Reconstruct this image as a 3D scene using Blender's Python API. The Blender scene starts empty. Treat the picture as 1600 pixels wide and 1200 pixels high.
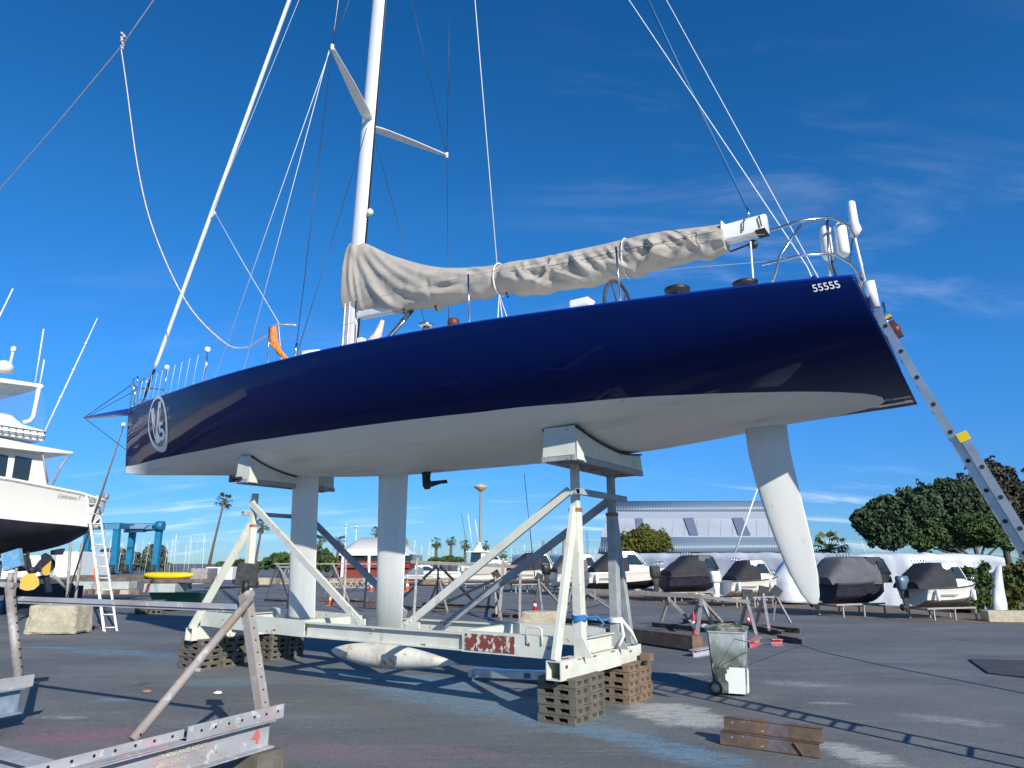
import bpy, bmesh, math, random
import numpy as np
from mathutils import Vector, Matrix, Euler, noise
R = math.radians
random.seed(7); RNG = np.random.default_rng(7)
SC = bpy.context.scene
COL = SC.collection

# ------------------------------------------------------------------ camera, sky, sun, exposure
CAMH = 1.7
PITCH = math.atan(280/1067)
cam_d = bpy.data.cameras.new('camera'); cam = bpy.data.objects.new('camera', cam_d); COL.objects.link(cam)
cam.location = (0, 0, CAMH); cam.rotation_euler = (math.pi/2+PITCH, 0, 0)
cam_d.sensor_width = 36; cam_d.lens = 24.0; cam_d.clip_start = 0.05; cam_d.clip_end = 5000
SC.camera = cam
SC.view_settings.view_transform = 'Standard'; SC.view_settings.look = 'None'
SC.view_settings.gamma = 1; SC.view_settings.exposure = 0.63
SUN_AZ, SUN_EL = -65.0, 27.0          # where the light comes from, world degrees
S = Vector((math.cos(R(SUN_AZ))*math.cos(R(SUN_EL)), math.sin(R(SUN_AZ))*math.cos(R(SUN_EL)), math.sin(R(SUN_EL))))
sl = bpy.data.lights.new('sun', 'SUN'); sl.energy = 3.65; sl.angle = R(0.5); sl.color = (1, 0.95, 0.86)
so = bpy.data.objects.new('sun', sl); COL.objects.link(so); so.rotation_euler = S.to_track_quat('Z', 'Y').to_euler()
SKY = [(.18, .34, .66, 1), (.19, .38, .70, 1), (.28, .58, .87, 1), (.29, .64, .85, 1), (.19, .58, .78, 1)]
W = bpy.data.worlds.new('World'); SC.world = W; W.use_nodes = True
nt = W.node_tree; N = nt.nodes; LK = nt.links
bg = N['Background']; bg.inputs['Strength'].default_value = 0.115
sky = N.new('ShaderNodeTexSky'); sky.sky_type = 'NISHITA'; sky.sun_disc = False
sky.sun_elevation = R(SUN_EL); sky.sun_rotation = math.atan2(S.x, S.y)
sky.air_density = 1.0; sky.dust_density = 0.0; sky.ozone_density = 3.0; sky.altitude = 10
hs = N.new('ShaderNodeHueSaturation'); hs.inputs['Saturation'].default_value = 1.25; hs.inputs['Hue'].default_value = 0.497
LK.new(sky.outputs[0], hs.inputs['Color'])
# the clean marine air of the photo: the low sky stays blue instead of yellowing
tcz = N.new('ShaderNodeTexCoord'); spz = N.new('ShaderNodeSeparateXYZ'); LK.new(tcz.outputs['Generated'], spz.inputs[0])
rmp = N.new('ShaderNodeValToRGB'); LK.new(spz.outputs[2], rmp.inputs[0]); er = rmp.color_ramp
er.elements[0].position = 0.0; er.elements[0].color = SKY[0]; er.elements[1].position = 0.75; er.elements[1].color = SKY[-1]
for pos_, c_ in zip((0.08, 0.25, 0.45), SKY[1:-1]): e_ = er.elements.new(pos_); e_.color = c_
tm = N.new('ShaderNodeMix'); tm.data_type = 'RGBA'; tm.blend_type = 'MULTIPLY'; tm.inputs[0].default_value = 1.0
LK.new(hs.outputs[0], tm.inputs[6]); LK.new(rmp.outputs[0], tm.inputs[7])
# thin cirrus: stretched noise on the sky dome, gathered in a few patches
tc = N.new('ShaderNodeTexCoord')
sep = N.new('ShaderNodeSeparateXYZ'); LK.new(tc.outputs['Generated'], sep.inputs[0])
def wm(op, a, b=None, c=None):
    n = N.new('ShaderNodeMath'); n.operation = op
    for i, v in enumerate((a, b, c)):
        if v is None: continue
        if isinstance(v, (int, float)): n.inputs[i].default_value = v
        else: LK.new(v, n.inputs[i])
    return n.outputs[0]
zc = wm('ADD', wm('MAXIMUM', sep.outputs[2], 0.0), 0.22)
cx = wm('DIVIDE', sep.outputs[0], zc); cy = wm('DIVIDE', sep.outputs[1], zc)
cmb = N.new('ShaderNodeCombineXYZ'); LK.new(cx, cmb.inputs[0]); LK.new(cy, cmb.inputs[1])
mp = N.new('ShaderNodeMapping'); mp.inputs['Rotation'].default_value = (0, 0, R(24)); mp.inputs['Scale'].default_value = (0.9, 3.4, 1)
LK.new(cmb.outputs[0], mp.inputs[0])
n1 = N.new('ShaderNodeTexNoise'); n1.inputs['Scale'].default_value = 1.6; n1.inputs['Detail'].default_value = 8; n1.inputs['Roughness'].default_value = 0.62; n1.inputs['Distortion'].default_value = 0.5
LK.new(mp.outputs[0], n1.inputs['Vector'])
n2 = N.new('ShaderNodeTexNoise'); n2.inputs['Scale'].default_value = 0.75; n2.inputs['Detail'].default_value = 2
LK.new(cmb.outputs[0], n2.inputs['Vector'])
def wr(sock, a, b):
    n = N.new('ShaderNodeMapRange'); n.inputs[1].default_value = a; n.inputs[2].default_value = b; n.interpolation_type = 'SMOOTHSTEP'
    LK.new(sock, n.inputs[0]); return n.outputs[0]
cl = wm('MULTIPLY', wr(n1.outputs[0], 0.47, 0.78), wr(n2.outputs[0], 0.42, 0.66))
low = wm('SUBTRACT', 1.0, wr(sep.outputs[2], 0.10, 0.42))
rgt = wr(sep.outputs[0], -0.08, 0.30); cl = wm('MULTIPLY', cl, wm('ADD', wm('MULTIPLY', low, 0.5), wm('ADD', wm('MULTIPLY', rgt, 0.24), 0.02)))
mixc = N.new('ShaderNodeMix'); mixc.data_type = 'RGBA'; LK.new(cl, mixc.inputs[0])
LK.new(tm.outputs[2], mixc.inputs[6]); mixc.inputs[7].default_value = (7.2, 7.6, 8.2, 1)
LK.new(mixc.outputs[2], bg.inputs['Color'])

# ------------------------------------------------------------------ helpers
def gnd(x, y, z=0.0):                     # photo pixel -> point on the level z
    dx = (x-800)/1067; dy = (600-y)/1067
    r = Vector((dx, math.cos(PITCH)-dy*math.sin(PITCH), math.sin(PITCH)+dy*math.cos(PITCH)))
    s = (z-CAMH)/r.z; return Vector((r.x*s, r.y*s, z))
def at(x, y, Y):                          # photo pixel at world distance Y -> point
    dx = (x-800)/1067; dy = (600-y)/1067
    r = Vector((dx, math.cos(PITCH)-dy*math.sin(PITCH), math.sin(PITCH)+dy*math.cos(PITCH)))
    s = Y/r.y; return Vector((r.x*s, Y, CAMH+r.z*s))
def atx(x, y, X):                         # photo pixel on the upright plane x = X
    dx = (x-800)/1067; dy = (600-y)/1067
    r = Vector((dx, math.cos(PITCH)-dy*math.sin(PITCH), math.sin(PITCH)+dy*math.cos(PITCH)))
    s = X/r.x; return Vector((X, r.y*s, CAMH+r.z*s))

def lerp(a, b, t): return a+(b-a)*t
class MB:
    def __init__(s): s.v = []; s.f = []; s.mi = []; s.sm = []; s.cur = 0; s.smooth = False
    def add(s, vs, fs, smooth=None):
        o = len(s.v); s.v += [tuple(v) for v in vs]
        for f in fs: s.f.append(tuple(i+o for i in f)); s.mi.append(s.cur); s.sm.append(s.smooth if smooth is None else smooth)
        return s
    def box(s, c, d, rot=None, taper=None):
        x, y, z = d[0]/2, d[1]/2, d[2]/2
        vs = [Vector((i*x, j*y, k*z)) for k in (-1, 1) for j in (-1, 1) for i in (-1, 1)]
        if taper:
            for q in vs[4:]: q.x *= taper[0]; q.y *= taper[1]
        if rot is not None:
            m = rot if isinstance(rot, Matrix) else Euler(rot).to_matrix(); vs = [m @ q for q in vs]
        c = Vector(c); vs = [q+c for q in vs]
        return s.add(vs, [(0, 2, 3, 1), (4, 5, 7, 6), (0, 1, 5, 4), (1, 3, 7, 5), (3, 2, 6, 7), (2, 0, 4, 6)], False)
    def bar(s, a, b, w, h=None, up=(0, 0, 1)):           # square section member from a to b
        a = Vector(a); b = Vector(b); h = h or w; d = (b-a); L = d.length; d.normalize(); up = Vector(up)
        if abs(d.dot(up)) > 0.98: up = Vector((1, 0, 0))
        sx = d.cross(up).normalized(); uz = sx.cross(d).normalized()
        m = Matrix((d, sx, uz)).transposed(); return s.box((a+b)/2, (L, w, h), m)
    def hollow(s, a, b, w, h, t, up=(0, 0, 1)):           # open-ended box section
        a = Vector(a); b = Vector(b); d = (b-a).normalized(); up = Vector(up)
        sx = d.cross(up).normalized(); uz = sx.cross(d).normalized()
        rings = []
        for p in (a, b):
            for (ww, hh) in ((w/2, h/2), (w/2-t, h/2-t)):
                rings.append([p+sx*i*ww+uz*j*hh for i, j in ((-1, -1), (1, -1), (1, 1), (-1, 1))])
        vs = sum(rings, []); fs = []
        for k in range(4):
            n = (k+1) % 4
            fs += [(k, n, 8+n, 8+k), (4+k, 12+k, 12+n, 4+n), (k, 4+k, 4+n, n), (8+k, 8+n, 12+n, 12+k)]
        return s.add(vs, fs, False)
    def ibeam(s, a, b, w, h, t=0.015, up=(0, 0, 1)):
        a = Vector(a); b = Vector(b); upv = Vector(up)
        s.bar(a+upv*(h/2-t/2), b+upv*(h/2-t/2), w, t, up); s.bar(a-upv*(h/2-t/2), b-upv*(h/2-t/2), w, t, up)
        s.bar(a, b, t, h-2*t-0.001, up); return s
    def tube(s, pts, r, n=8, caps=True, flat=None):
        pts = [Vector(p) for p in pts]; m = len(pts); rr = r if isinstance(r, (list, tuple)) else [r]*m
        vs = []; up = None
        for i, p in enumerate(pts):
            d = (pts[min(i+1, m-1)]-pts[max(i-1, 0)])
            if d.length < 1e-9: d = Vector((0, 0, 1))
            d.normalize()
            if up is None: up = Vector((0, 0, 1)) if abs(d.z) < 0.9 else Vector((1, 0, 0))
            sx = d.cross(up); sx.normalize(); u2 = sx.cross(d).normalized(); up = u2
            for k in range(n):
                t = 2*math.pi*k/n; vs.append(p+sx*math.cos(t)*rr[i]+u2*math.sin(t)*rr[i]*(flat or 1))
        fs = [(i*n+k, i*n+(k+1) % n, (i+1)*n+(k+1) % n, (i+1)*n+k) for i in range(m-1) for k in range(n)]
        s.add(vs, fs, True)
        if caps: s.add([], []); o = len(s.v)-m*n; s.f.append(tuple(o+k for k in range(n))[::-1]); s.f.append(tuple(o+(m-1)*n+k for k in range(n))); s.mi += [s.cur]*2; s.sm += [False]*2
        return s
    def lathe(s, prof, c=(0, 0, 0), n=20, axis=None):
        c = Vector(c); m = Vector(axis).to_track_quat('Z', 'Y').to_matrix() if axis is not None else Matrix.Identity(3)
        vs = [c+m @ Vector((r*math.cos(2*math.pi*k/n), r*math.sin(2*math.pi*k/n), z)) for r, z in prof for k in range(n)]
        fs = [(i*n+k, i*n+(k+1) % n, (i+1)*n+(k+1) % n, (i+1)*n+k) for i in range(len(prof)-1) for k in range(n)]
        s.add(vs, fs, True); o = len(s.v)-len(prof)*n
        for a_, rev in ((0, True), (len(prof)-1, False)):
            if prof[a_][0] > 1e-4:
                t = tuple(o+a_*n+k for k in range(n)); s.f.append(t[::-1] if rev else t); s.mi.append(s.cur); s.sm.append(False)
        return s
    def loft(s, rings, close=True, caps=True, smooth=True):
        n = len(rings[0]); vs = [p for r in rings for p in r]; kk = n if close else n-1
        fs = [(i*n+k, i*n+(k+1) % n, (i+1)*n+(k+1) % n, (i+1)*n+k) for i in range(len(rings)-1) for k in range(kk)]
        o = len(s.v); s.add(vs, fs, smooth)
        if caps and close:
            s.f += [tuple(range(o, o+n))[::-1], tuple(range(o+(len(rings)-1)*n, o+len(rings)*n))]; s.mi += [s.cur]*2; s.sm += [False]*2
        return s
    def prism(s, poly, d):                              # polygon (3D points) swept along vector d
        poly = [Vector(p) for p in poly]; d = Vector(d); n = len(poly)
        vs = poly+[p+d for p in poly]
        fs = [tuple(range(n))[::-1], tuple(range(n, 2*n))]+[(k, (k+1) % n, n+(k+1) % n, n+k) for k in range(n)]
        return s.add(vs, fs, False)
    def build(s, name, mats, parent=None, bevel=0, label=None):
        me = bpy.data.meshes.new(name); me.from_pydata(s.v, [], s.f); 
        mats = mats if isinstance(mats, (list, tuple)) else [mats]
        for m_ in mats: me.materials.append(m_)
        me.polygons.foreach_set('material_index', s.mi); me.polygons.foreach_set('use_smooth', s.sm)
        bm = bmesh.new(); bm.from_mesh(me); bmesh.ops.recalc_face_normals(bm, faces=bm.faces); bm.to_mesh(me); bm.free()
        me.update()
        o = bpy.data.objects.new(name, me); COL.objects.link(o)
        if parent is not None: o.parent = parent
        if bevel:
            b = o.modifiers.new('bevel', 'BEVEL'); b.width = bevel; b.segments = 2; b.limit_method = 'ANGLE'; b.angle_limit = R(40)
        if label: o['label'] = label
        return o
def tag(o, label, cat, group=None, kind=None):
    o['label'] = label
    if cat: o['category'] = cat
    if group: o['group'] = group
    if kind: o['kind'] = kind
    return o
def thing(name, label, cat, loc=(0, 0, 0), rz=0.0, group=None):
    o = bpy.data.objects.new(name, None); COL.objects.link(o); o.empty_display_size = 0.2
    o.location = loc; o.rotation_euler = (0, 0, rz); return tag(o, label, cat, group)
def dup(root, loc, rz=0.0, label=None, sc=None, group=None):
    def cp(o, par):
        c = o.copy(); COL.objects.link(c); c.parent = par
        for ch in [q for q in bpy.data.objects if q.parent == o]: cp(ch, c)
        return c
    r = cp(root, None); r.location = loc; r.rotation_euler = (0, 0, rz)
    if sc: r.scale = (sc, sc, sc)
    if label: r['label'] = label
    if group: r['group'] = group
    return r

# ------------------------------------------------------------------ materials
def mat(name, col, rough=0.6, metal=0.0, coat=0.0, var=None, bump=None, spec=0.5, streak=None, trans=0.0, coords='Object', alpha=1.0):
    m = bpy.data.materials.new(name); m.use_nodes = True; t = m.node_tree; n = t.nodes; l = t.links
    b = n['Principled BSDF']; b.inputs['Base Color'].default_value = (*col, 1); b.inputs['Roughness'].default_value = rough
    b.inputs['Metallic'].default_value = metal; b.inputs['Coat Weight'].default_value = coat; b.inputs['Coat Roughness'].default_value = 0.02
    b.inputs['Specular IOR Level'].default_value = spec; b.inputs['Transmission Weight'].default_value = trans; b.inputs['Alpha'].default_value = alpha
    tcn = n.new('ShaderNodeTexCoord'); cur = None
    vs = var if isinstance(var, list) else ([var] if var else [])
    for (c2, scale, lo, hi, *rest) in vs:
        mpn = n.new('ShaderNodeMapping'); l.new(tcn.outputs[coords], mpn.inputs[0])
        if rest: mpn.inputs['Scale'].default_value = rest[0]
        nz = n.new('ShaderNodeTexNoise'); nz.inputs['Scale'].default_value = scale; nz.inputs['Detail'].default_value = 6; nz.inputs['Roughness'].default_value = 0.62
        l.new(mpn.outputs[0], nz.inputs['Vector'])
        mr = n.new('ShaderNodeMapRange'); mr.inputs[1].default_value = lo; mr.inputs[2].default_value = hi; l.new(nz.outputs[0], mr.inputs[0])
        mx = n.new('ShaderNodeMix'); mx.data_type = 'RGBA'; l.new(mr.outputs[0], mx.inputs[0])
        if cur is None: mx.inputs[6].default_value = (*col, 1)
        else: l.new(cur, mx.inputs[6])
        mx.inputs[7].default_value = (*c2, 1); cur = mx.outputs[2]
    if cur is not None: l.new(cur, b.inputs['Base Color'])
    if bump:
        nz = n.new('ShaderNodeTexNoise'); nz.inputs['Scale'].default_value = bump[0]; nz.inputs['Detail'].default_value = 5
        l.new(tcn.outputs[coords], nz.inputs['Vector'])
        bp = n.new('ShaderNodeBump'); bp.inputs['Strength'].default_value = bump[1]; bp.inputs['Distance'].default_value = bump[2] if len(bump) > 2 else 0.01
        l.new(nz.outputs[0], bp.inputs['Height']); l.new(bp.outputs[0], b.inputs['Normal'])
    return m
M = {}
M['hull_blue'] = mat('hull_blue', (0.0012, 0.0095, 0.078), 0.5, coat=0.36, spec=0.04, bump=(0.55, 0.03, 0.05))
M['hull_blue'].node_tree.nodes['Principled BSDF'].inputs['Coat IOR'].default_value = 1.31
M['hull_rail'] = mat('hull_rail', (0.004, 0.02, 0.22), 0.3, coat=0.6)  # lighter blue: the light caught by the rounded deck edge is painted in
M['bottom'] = mat('bottom', (0.82, 0.82, 0.77), 0.45, var=[((0.72, 0.72, 0.68), 0.8, 0.4, 0.7, (0.4, 1, 1)), ((0.62, 0.62, 0.58), 2.6, 0.56, 0.72, (0.12, 1, 3)), ((0.55, 0.54, 0.48), 7, 0.68, 0.74)])
M['foil'] = mat('foil', (0.74, 0.74, 0.69), 0.5, var=[((0.64, 0.64, 0.59), 1.5, 0.4, 0.75, (3, 3, 0.25)), ((0.55, 0.54, 0.48), 6, 0.66, 0.74, (2, 2, .5))])
M['bulb'] = mat('bulb', (0.70, 0.69, 0.62), 0.65, var=[((0.50, 0.51, 0.47), 3.0, 0.45, 0.62), ((0.62, 0.24, 0.11), 5.2, 0.58, 0.64)], bump=(18, 0.5, 0.01))
M['spar'] = mat('spar', (0.80, 0.80, 0.78), 0.28, coat=0.5, var=((0.62, 0.62, 0.60), 2.5, 0.5, 0.8, (1, 1, 0.1)))
M['white'] = mat('white', (0.80, 0.80, 0.77), 0.4, var=((0.68, 0.67, 0.62), 3, 0.5, 0.8))
M['gel'] = mat('gel', (0.76, 0.735, 0.66), 0.25, coat=0.4, var=((0.72, 0.70, 0.63), 1.4, 0.45, 0.8))
M['canvas'] = mat('canvas', (0.42, 0.38, 0.32), 0.85, var=[((0.36, 0.325, 0.275), 2.2, 0.4, 0.7), ((0.27, 0.25, 0.22), 5, 0.62, 0.75)], bump=(9, 0.3, 0.012))
M['black'] = mat('black', (0.015, 0.015, 0.017), 0.5)
M['rubber'] = mat('rubber', (0.03, 0.03, 0.032), 0.75, var=((0.07, 0.07, 0.07), 14, 0.45, 0.7))
M['steel'] = mat('steel', (0.55, 0.56, 0.58), 0.22, metal=1.0)
M['alu'] = mat('alu', (0.62, 0.64, 0.67), 0.38, metal=0.9, var=((0.45, 0.46, 0.48), 7, 0.4, 0.75))
M['wire'] = mat('wire', (0.75, 0.76, 0.78), 0.4)
M['wire_dark'] = mat('wire_dark', (0.03, 0.035, 0.045), 0.4)
M['rope_white'] = mat('rope_white', (0.72, 0.70, 0.66), 0.9)
M['rope_pink'] = mat('rope_pink', (0.80, 0.66, 0.60), 0.9, var=((0.62, 0.30, 0.20), 30, 0.5, 0.6))
M['rope_orange'] = mat('rope_orange', (0.72, 0.26, 0.07), 0.9, var=((0.45, 0.12, 0.03), 20, 0.45, 0.7))
M['rope_blue'] = mat('rope_blue', (0.03, 0.19, 0.45), 0.9)
M['tan_post'] = M['spar']
M['cradle'] = mat('cradle', (0.65, 0.66, 0.57), 0.55, var=[((0.52, 0.52, 0.44), 3.2, 0.45, 0.75), ((0.40, 0.36, 0.28), 2.4, 0.58, 0.76, (2, 2, 1)), ((0.40, 0.19, 0.08), 6.0, 0.645, 0.70), ((0.20, 0.15, 0.11), 30.0, 0.71, 0.74)], bump=(30, 0.12, 0.004))
M['cradle_grey'] = mat('cradle_grey', (0.36, 0.39, 0.39), 0.55, var=[((0.25, 0.27, 0.28), 6, 0.4, 0.7), ((0.16, 0.12, 0.10), 9, 0.64, 0.7)])  # grey small parts; far legs and braces wear it as painted-in shade
M['cradle_red'] = mat('cradle_red', (0.21, 0.05, 0.04), 0.7, var=[((0.60, 0.62, 0.52), 14, 0.53, 0.56, (1, 1, .7)), ((0.10, 0.02, 0.02), 5, 0.6, 0.7)], bump=(20, 0.5, 0.004))
M['rust'] = mat('rust', (0.26, 0.11, 0.05), 0.85, var=((0.42, 0.24, 0.12), 8, 0.4, 0.7))
M['pallet'] = mat('pallet', (0.105, 0.095, 0.072), 0.85, var=[((0.165, 0.15, 0.115), 5, 0.42, 0.68), ((0.10, 0.09, 0.07), 11, 0.58, 0.75)], bump=(25, 0.6, 0.006))
M['pallet_tan'] = mat('pallet_tan', (0.17, 0.115, 0.075), 0.85, var=[((0.25, 0.19, 0.13), 5, 0.42, 0.68), ((0.11, 0.08, 0.05), 11, 0.58, 0.75)], bump=(25, 0.6, 0.006))
M['concrete'] = mat('concrete', (0.47, 0.42, 0.30), 0.9, var=[((0.33, 0.29, 0.21), 3, 0.42, 0.7), ((0.60, 0.55, 0.42), 9, 0.55, 0.75)], bump=(9, 0.9, 0.03))
M['galv'] = mat('galv', (0.36, 0.34, 0.32), 0.6, metal=0.15, var=[((0.24, 0.20, 0.17), 6, 0.42, 0.7), ((0.50, 0.48, 0.45), 14, 0.55, 0.72)], bump=(40, 0.2, 0.003))
M['galv_paint'] = mat('galv_paint', (0.40, 0.40, 0.41), 0.6, var=[((0.27, 0.26, 0.26), 1.6, 0.45, 0.68, (1, 1, 2)), ((0.50, 0.30, 0.31), 2.6, 0.52, 0.68), ((0.30, 0.36, 0.42), 3.4, 0.55, 0.70), ((0.62, 0.62, 0.58), 9, 0.58, 0.68), ((0.15, 0.13, 0.12), 16, 0.64, 0.72)], bump=(30, 0.3, 0.004))
M['galv_rust'] = mat('galv_rust', (0.31, 0.285, 0.265), 0.7, var=[((0.34, 0.25, 0.19), 5, 0.48, 0.68), ((0.52, 0.50, 0.46), 12, 0.55, 0.7)], bump=(40, 0.3, 0.003))
M['beam_rust'] = mat('beam_rust', (0.115, 0.08, 0.06), 0.75, var=[((0.19, 0.115, 0.07), 4, 0.45, 0.62), ((0.16, 0.14, 0.17), 3, 0.52, 0.64), ((0.06, 0.12, 0.32), 2.2, 0.66, 0.69), ((0.50, 0.45, 0.40), 14, 0.66, 0.7)], bump=(25, 0.5, 0.005))
M['darkbeam'] = mat('darkbeam', (0.11, 0.085, 0.075), 0.8, var=((0.22, 0.17, 0.14), 4, 0.45, 0.7))
M['pinkpaint'] = mat('pinkpaint', (0.55, 0.10, 0.12), 0.7, var=((0.40, 0.33, 0.32), 8, 0.5, 0.6))
M['grey_canvas'] = mat('grey_canvas', (0.085, 0.085, 0.10), 0.85, var=((0.12, 0.12, 0.135), 3, 0.4, 0.7))
M['black_canvas'] = mat('black_canvas', (0.017, 0.018, 0.023), 0.8, var=((0.03, 0.03, 0.036), 3, 0.4, 0.7))
M['brown_canvas'] = mat('brown_canvas', (0.15, 0.13, 0.12), 0.85)
M['antifoul'] = mat('antifoul', (0.012, 0.014, 0.028), 0.6, var=((0.03, 0.03, 0.045), 3, 0.4, 0.7))
M['antifoul_blue'] = mat('antifoul_blue', (0.03, 0.04, 0.09), 0.6)
M['glass'] = mat('glass', (0.02, 0.03, 0.035), 0.06, spec=0.8)
M['glass_blue'] = mat('glass_blue', (0.05, 0.13, 0.15), 0.08, spec=0.8)
M['clear'] = mat('clear', (0.75, 0.82, 0.88), 0.12, trans=0.92, alpha=0.45)
M['yellow'] = mat('yellow', (0.80, 0.55, 0.01), 0.5, var=((0.55, 0.36, 0.01), 4, 0.55, 0.75))
M['prop_yellow'] = mat('prop_yellow', (0.62, 0.40, 0.06), 0.45)
M['green_paint'] = mat('green_paint', (0.03, 0.15, 0.09), 0.6, var=((0.05, 0.09, 0.07), 5, 0.5, 0.7))
M['lift_blue'] = mat('lift_blue', (0.015, 0.19, 0.34), 0.45, var=((0.01, 0.13, 0.24), 1.5, 0.4, 0.7))
M['bin'] = mat('bin', (0.06, 0.08, 0.055), 0.6, var=[((0.34, 0.38, 0.36), 2.6, 0.46, 0.66), ((0.50, 0.52, 0.47), 14, 0.60, 0.66, (1, 1, 0.3))], bump=(30, 0.1, 0.003))
M['binpaint'] = mat('binpaint', (0.80, 0.81, 0.77), 0.5)
M['haze_spray'] = mat('haze_spray', (0.30, 0.38, 0.44), 0.7, var=((0.50, 0.54, 0.52), 6, 0.4, 0.7))
M['orange'] = mat('orange', (0.80, 0.16, 0.03), 0.55)
M['red'] = mat('red', (0.62, 0.03, 0.03), 0.55)
M['brick_red'] = mat('brick_red', (0.20, 0.035, 0.025), 0.8)
M['roof_grey'] = mat('roof_grey', (0.50, 0.49, 0.47), 0.55)
M['palm_trunk'] = mat('palm_trunk', (0.17, 0.12, 0.09), 0.9, var=((0.09, 0.06, 0.05), 6, 0.4, 0.65), bump=(20, 0.8, 0.03))
M['trunk'] = mat('trunk', (0.10, 0.08, 0.06), 0.9, bump=(12, 0.8, 0.03))
M['lamp_post'] = mat('lamp_post', (0.23, 0.20, 0.17), 0.5)
M['lamp_head'] = mat('lamp_head', (0.62, 0.45, 0.24), 0.4)
M['wrap'] = mat('wrap', (0.60, 0.63, 0.66), 0.35, var=((0.58, 0.61, 0.65), 0.9, 0.42, 0.7), bump=(0.9, 0.35, 0.2))
M['straw'] = mat('straw', (0.42, 0.30, 0.16), 0.9)
M['pontoon'] = mat('pontoon', (0.42, 0.47, 0.43), 0.7, var=((0.30, 0.33, 0.31), 3, 0.45, 0.7))
M['lettering'] = mat('lettering', (0.82, 0.84, 0.86), 0.5)
M['lettering_dark'] = mat('lettering_dark', (0.05, 0.05, 0.055), 0.5)
M['letter_yellow'] = mat('letter_yellow', (0.56, 0.54, 0.36), 0.7, var=((0.42, 0.42, 0.40), 12, 0.45, 0.6))
M['letter_red'] = mat('letter_red', (0.55, 0.14, 0.13), 0.8)
M['teal'] = mat('teal', (0.10, 0.42, 0.40), 0.2)
M['paint_blue'] = mat('paint_blue', (0.10, 0.30, 0.50), 0.7, var=((0.30, 0.40, 0.45), 8, 0.45, 0.65))
M['leather'] = mat('leather', (0.10, 0.03, 0.025), 0.5)
_b = M['bin'].node_tree; _n = _b.nodes; _pb = _n['Principled BSDF']; _src = _pb.inputs['Base Color'].links[0].from_socket
_tc = _n.new('ShaderNodeTexCoord'); _sp = _n.new('ShaderNodeSeparateXYZ'); _b.links.new(_tc.outputs['Object'], _sp.inputs[0]); _nz = _n.new('ShaderNodeTexNoise'); _nz.inputs['Scale'].default_value = 5; _b.links.new(_tc.outputs['Object'], _nz.inputs['Vector'])
_ad = _n.new('ShaderNodeMath'); _ad.operation = 'MULTIPLY_ADD'; _ad.inputs[1].default_value = .5; _b.links.new(_nz.outputs[0], _ad.inputs[0]); _b.links.new(_sp.outputs[2], _ad.inputs[2])
_mr = _n.new('ShaderNodeMapRange'); _mr.inputs[1].default_value = .62; _mr.inputs[2].default_value = 1.10; _b.links.new(_ad.outputs[0], _mr.inputs[0]); _mx = _n.new('ShaderNodeMix'); _mx.data_type = 'RGBA'; _b.links.new(_mr.outputs[0], _mx.inputs[0]); _b.links.new(_src, _mx.inputs[6]); _mx.inputs[7].default_value = (.42, .47, .48, 1); _b.links.new(_mx.outputs[2], _pb.inputs['Base Color'])   # dried white overspray round the rim of the bin
def leafmat(name, c1, c2, c3):
    m = mat(name, c1, 0.75, spec=0.25, var=[(c2, 0.5, 0.42, 0.62), (c3, 2.4, 0.52, 0.72)], coords='Object')
    return m
M['leaf_dark'] = leafmat('leaf_dark', (0.035, 0.06, 0.03), (0.06, 0.095, 0.045), (0.08, 0.11, 0.05))
M['leaf_mid'] = leafmat('leaf_mid', (0.045, 0.085, 0.022), (0.075, 0.115, 0.032), (0.10, 0.13, 0.045))
M['leaf_olive'] = leafmat('leaf_olive', (0.075, 0.095, 0.020), (0.13, 0.125, 0.025), (0.19, 0.14, 0.03))
M['leaf_palm'] = leafmat('leaf_palm', (0.055, 0.085, 0.022), (0.09, 0.12, 0.035), (0.13, 0.12, 0.04))
M['leaf_far'] = leafmat('leaf_far', (0.055, 0.075, 0.05), (0.08, 0.10, 0.065), (0.11, 0.11, 0.08))
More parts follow.
